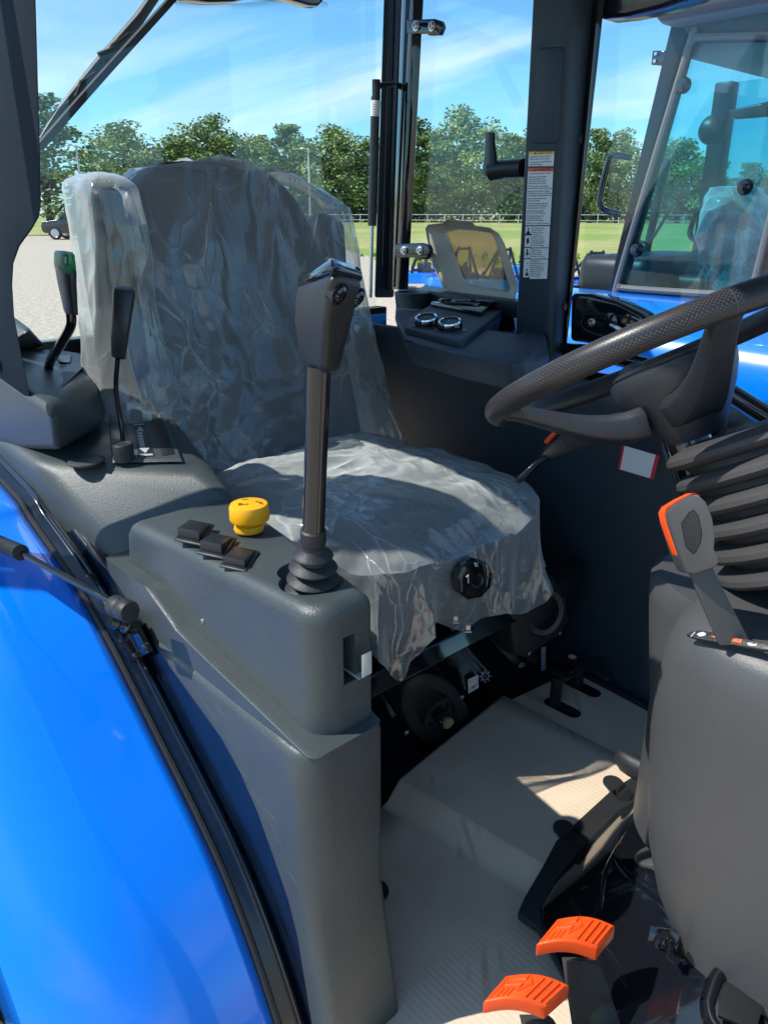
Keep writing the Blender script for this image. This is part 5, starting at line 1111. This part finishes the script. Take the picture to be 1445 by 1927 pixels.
# column neck, bellows
P_(MB().tube([wc-wn_*.09, wc-wn_*.17], .030, 24), 'column_neck', 'gloss', label='glossy neck under the steering wheel')
bel = []
def brg(c, a, b, h=0): return [c+wx*(a*math.cos(q))+wy2*(b*math.sin(q)) for q in [2*math.pi*i/48 for i in range(48)]]
b0 = wc-wn_*.125+wx*.03; nP = 6
bel.append(brg(b0, .035, .035))
for k in range(nP):
    s = k/(nP-1); c = b0-wn_*(.012+.030*k)+wx*(.055+.006*k); a = .108+.016*s; b = .10+.02*s
    bel += [brg(c+wn_*.009, a*.80, b*.80), brg(c+wn_*.006, a*.93, b*.93), brg(c+wn_*.001, a*.99, b*.99), brg(c-wn_*.005, a, b), brg(c-wn_*.010, a*.96, b*.96), brg(c-wn_*.014, a*.82, b*.82)]
P_(MB().loft(bel), 'column_bellows', 'bellows', label='folded grey rubber bellows around the steering column')
# column cover
def ring_at(z, xl, xr, yc, b, k=.75): 
    a = (xr-xl)/2; cx = (xr+xl)/2; return [V(cx+a*sup(math.cos(q), k), yc+b*sup(math.sin(q), k), z) for q in [2*math.pi*i/56 for i in range(56)]]
def xs(u, v, y): p = Y(u, v, y); return p.x, p.z
up_ = [(xs(u, v, 1.0)[0]+.018, xs(u, v, 1.0)[1]) for u, v in ((1262, 1018), (1243, 1030), (1240, 1060), (1240, 1120), (1242, 1250))]
P_(MB().loft([ring_at(z+(0.0), x, -.02, 1.0, .17) for x, z in up_]+[ring_at(.15, up_[-1][0], -.02, 1.0, .17)]), 'column_cover_top', 'plastic2', label='upper grey column cover under the bellows')
lw_ = [(xs(u, v, .86)[0]+.030, xs(u, v, .86)[1]) for u, v in ((1330, 1083), (1300, 1088), (1278, 1102), (1255, 1140), (1238, 1205), (1228, 1290), (1224, 1380), (1226, 1480), (1238, 1560), (1265, 1640), (1310, 1725), (1370, 1805), (1450, 1890), (1550, 1960))]
cc2 = P_(MB().loft([ring_at(z, x, .0, .87, .150*(.72 if i == 0 else .88 if i == 1 else .96 if i == 2 else 1)-(.0 if i < 8 else .006*(i-7)), .62) for i, (x, z) in enumerate(lw_)]), 'column_cover', 'plastic2', label='big rounded grey cover around the steering column')
# range lever on the cover
lb_ = Y(1375, 1190, .735); lt_ = Y(1318, 1070, .715)
rl_ = P_(MB().loft([[p+RT*w+V(0, 0, 0), p+RT*w+FW*.006, p-RT*w+FW*.006, p-RT*w] for p, w in ((Y(1385, 1215, .735), .0165), (Y(1345, 1130, .725), .0145), (lt_, .0125))]), 'range_lever', 'plastic2', label='flat lever with an orange-edged grey grip on the column cover', bevel=.0015)
def gp(u, v, d): return Y(u, v, .705)+FW*d
go_ = [(1286, 1078), (1302, 1080), (1340, 1068), (1347, 1056), (1337, 1032), (1339, 1010), (1334, 975), (1322, 945), (1308, 931), (1296, 931), (1262, 951), (1250, 965), (1252, 985), (1270, 1040)]
grp_ = P_(MB().prism([gp(u, v, -.008) for u, v in go_], [gp(u, v, .018) for u, v in go_]), 'lever_grip', 'plastic2', rl_, bevel=.006, seg=3)
P_(MB().sweep([gp(u-2, v-1, .008) for u, v in ((1273, 1046), (1262, 1018), (1250, 985), (1246, 966), (1252, 955), (1275, 941), (1300, 929), (1310, 930))], [FW*-.012, RT*.004-UP*.002-FW*.012, RT*.003-UP*.002+FW*.002, FW*.002]), 'orange_edge', 'orange', rl_, bevel=.0008)
ins = [(1276, 985), (1290, 965), (1298, 960), (1306, 972), (1312, 1000), (1310, 1018), (1300, 1038), (1296, 1040), (1284, 1028)]
P_(MB().prism([gp(u, v, -.007) for u, v in ins], [gp(u, v, -.0095) for u, v in ins]), 'grip_pad', 'rubber', rl_, bevel=.0012)
P_(MB().tube([gp(u, v, -.0085) for u, v in ins+ins[:1]], .0008, 5, cap=False), 'pad_groove', 'ink', rl_)
# slot plate with symbols on the cover
sp0 = Y(1370, 1205, .735)
sn = V(-.25, -.75, .75).normalized()
def sp_(u, v, l=0): return onp(u, v, sp0, sn, l)
slp = P_(MB().prism([sp_(u, v, -.004) for u, v in ((1291, 1196), (1300, 1190), (1318, 1187), (1455, 1213), (1455, 1226), (1432, 1224), (1310, 1203))], [sp_(u, v, .002) for u, v in ((1291, 1196), (1300, 1190), (1318, 1187), (1455, 1213), (1455, 1226), (1432, 1224), (1310, 1203))]), 'range_plate', 'black', bevel=.001)
P_(MB().prism([sp_(u, v, .0018) for u, v in ((1338, 1200), (1345, 1199), (1398, 1206), (1396, 1213))], [sp_(u, v, .003) for u, v in ((1338, 1200), (1345, 1199), (1398, 1206), (1396, 1213))]), 'orange_wedge', 'orange', slp)
tb = MB()
for pts in (((1312, 1196), (1316, 1193), (1324, 1191), (1330, 1194), (1328, 1198), (1318, 1200)), ((1406, 1212), (1412, 1211), (1420, 1214), (1426, 1213), (1424, 1218), (1410, 1217))):
    tb.prism([sp_(u, v, .0018) for u, v in pts], [sp_(u, v, .0026) for u, v in pts])
tb.tube([sp_(1301, 1200, .0022), sp_(1309, 1191, .0022)], .0007, 5); P_(tb, 'animal_symbols', 'pale', slp)

# ---- pedals and the black steel foot of the column
fb = [(1005, 1712), (1040, 1650), (1090, 1590), (1160, 1520), (1230, 1478), (1600, 1450), (1700, 2200), (1180, 2150), (1130, 1900), (1060, 1800), (1010, 1745)]
ftp = [(1215, 1560), (1165, 1600), (1150, 1650), (1190, 1690), (1290, 1800), (1400, 1930), (1600, 2000), (1600, 1560)]
fl = P_(MB().ext([Z(u, v, .004) for u, v in ((972, 1731), (985, 1700), (1020, 1640), (1045, 1592), (1150, 1495), (1225, 1448), (1600, 1420), (1750, 2250), (1150, 2250), (1060, 1850), (1010, 1757))], (0, 0, .014)), 'rubber_mat', 'rubber', bevel=.004)
def ear(u0, v0, u1, v1, r): return stadium(u0, v0, u1, v1, r, .012, .006)
P_(ear(1060, 1562, 1085, 1590, .018), 'mat_tab', 'rubber', fl); P_(ear(1152, 1476, 1172, 1500, .018), 'mat_tab', 'rubber', fl)
P_(stadium(694, 1668, 708, 1680, .020, -.012, .006), 'floor_plug', 'rubber'); 
colf = MB()
def cfoot(i, j):
    q = i; a = [Z(u, v, .016) for u, v in fb[:5]+[fb[5]]]; b = [Z(u, v, .125) for u, v in ((1150, 1700), (1140, 1650), (1150, 1600), (1185, 1560), (1235, 1535), (1600, 1500))]
    return None
ft_ = hull([Z(u, v, .016) for u, v in fb]+[Z(u, v, .09) for u, v in ((1150, 1640), (1150, 1600), (1225, 1545), (1600, 1540), (1600, 2050))]+[Z(u, v, .15) for u, v in ((1215, 1640), (1250, 1620), (1340, 1800), (1500, 1960), (1600, 1800))])
foot = P_(ft_, 'column_foot', 'gloss', bevel=.016, seg=5, label='glossy black steel foot of the steering column')
P_(MB().sweep(sm([Z(u, v, .030) for u, v in ((1100, 1660), (1150, 1600), (1200, 1535), (1240, 1500))], 4), [V(0, 0, -.005), RT*.020+V(0, 0, .006), RT*.022+V(0, 0, .010), V(0, 0, .002)]), 'foot_rail', 'gloss', foot)
hn = hit(foot, 1219, 1575); P_(MB().lathe(hn[0], hn[1]+V(0, 0, .5), [(.013, -.01), (.013, .003), (.008, .004), (.0075, .010), (.004, .012), (.004, .017), (.001, .018)], 12), 'hex_nut', 'gloss', foot)
hn = hit(foot, 1242, 1612); P_(MB().lathe(hn[0], hn[1], [(.034, -.02), (.036, .003), (.032, .006), (.001, .007)], 28), 'rubber_plug', 'plastic2', foot)
kb2 = P_(MB().loft([[Z(1222, 1458, .10)+(Z(1165, 1430, .10)-Z(1222, 1458, .10))*s+(UP*math.cos(q)+FW*math.sin(q))*r for q in [2*math.pi*i/20 for i in range(20)]] for s, r in ((0, .018), (.1, .0215), (.7, .021), (.98, .018), (1.10, .011), (1.14, .001))]), 'foot_lever', 'rubber', label='short rubber-tipped lever by the column foot')
for pth, r_ in ((((1145, 1600), (1175, 1640), (1230, 1680), (1290, 1730), (1345, 1800), (1390, 1870)), .009), (((1070, 1680), (1100, 1740), (1150, 1800), (1190, 1880)), .007), (((1180, 1560), (1140, 1640), (1130, 1720)), .006)):
    q = [hit(foot, p.x, p.y, .0) for p in sm([V(a, b, 0) for a, b in pth], 6)]; q = [a[0]-a[1]*r_*.45 for a in q if a]
    if len(q) > 4: P_(MB().tube(q, [r_*(.3+.7*math.sin(math.pi*(i+.5)/len(q))) for i in range(len(q))], 12), 'glint_rib', 'gloss', foot)  # ribs added on the foot to catch glints
P_(MB().tube([Z(1222, 1458, .10), Z(1290, 1495, .09)], .006, 10), 'lever_rod', 'steel', kb2)
hn = hit(foot, 1245, 1770)
bz_ = hn[0].z
bk0 = hull([Z(1222, 1740, .17), Z(1285, 1750, .17), Z(1275, 1790, .15), Z(1215, 1770, .15), Z(1250, 1800, .09), Z(1300, 1760, .09)])
P_(bk0, 'steel_bracket', 'gloss', foot, bevel=.003); P_(MB().tube(sm([Z(1232, 1780, .18), Z(1245, 1760, .185), Z(1262, 1770, .18), Z(1258, 1795, .15)], 4), .005, 8), 'bracket_hook', 'gloss', foot)
P_(MB().tube(sm([Z(u, v, .16) for u, v in ((1330, 1890), (1345, 1845), (1362, 1828), (1385, 1830), (1445, 1862), (1480, 1890), (1470, 1940), (1440, 1975), (1360, 1950), (1335, 1920), (1330, 1890))], 5), .0085, 12, cap=False), 'brake_pedal_loop', 'gloss', label='black looped brake pedal frame')
P_(MB().ext([Z(u, v, .155) for u, v in ((1352, 1865), (1372, 1845), (1440, 1875), (1420, 1945), (1350, 1915))], (0, 0, .004)), 'brake_pedal_plate', 'gloss')
def pedal(px, z, lab, arm):
    a, b, c, d = [Z(u, v, z) for u, v in px]   # near-left, near-right, far-right, far-left
    n = 12; rings = []
    for i in range(n+1):
        s = i/n; arch = .010*math.sin(math.pi*s); p, q = a.lerp(b, s), d.lerp(c, s)
        rings.append([p+V(0, 0, arch-.020), p+V(0, 0, arch), q+V(0, 0, arch+.004), q+V(0, 0, arch-.018)])
    pd = P_(MB().loft(rings), 'foot_pedal', 'orange', bevel=.0022, seg=3, ang=50, label=lab)
    rb = MB()
    def pp(s, t): arch = .010*math.sin(math.pi*s); return a.lerp(b, s).lerp(d.lerp(c, s), t)+V(0, 0, arch+.0005+.004*t)
    for s in (.06, .62, .74, .86, .95): rb.tube([pp(s, .12), pp(s, .88)], .0017, 6)
    for s in (.17, .25, .33): rb.tube([pp(s, .12), pp(s, .42)], .0014, 6)
    rb.tube([pp(.14, .55), pp(.42, .55), pp(.42, .3), pp(.54, .62), pp(.40, .92), pp(.40, .74), pp(.14, .74), pp(.14, .55)], .0014, 6)
    P_(rb, 'tread_ribs', 'orange', pd)
    P_(MB().prism([Z(u, v, z-.018) for u, v in arm[:4]], [Z(u, v, z-.024) for u, v in arm[:4]]) if False else MB().prism([Z(arm[0], arm[1], z-.02), Z(arm[2], arm[3], z-.02), Z(arm[4], arm[5], .02), Z(arm[6], arm[7], .02)], [p+V(.006, .004, -.006) for p in (Z(arm[0], arm[1], z-.02), Z(arm[2], arm[3], z-.02), Z(arm[4], arm[5], .02), Z(arm[6], arm[7], .02))]), 'pedal_arm', 'arm', pd, bevel=.001)
pedal(((1008, 1778), (1122, 1786), (1157, 1746), (1048, 1733)), .19, 'orange ribbed pedal nearer the seat', (1055, 1800, 1118, 1800, 1180, 1985, 1085, 2000))
pedal(((908, 1886), (1025, 1896), (1071, 1858), (952, 1840)), .19, 'orange ribbed pedal nearer the door', (975, 1908, 1030, 1908, 1110, 2040, 1010, 2060))
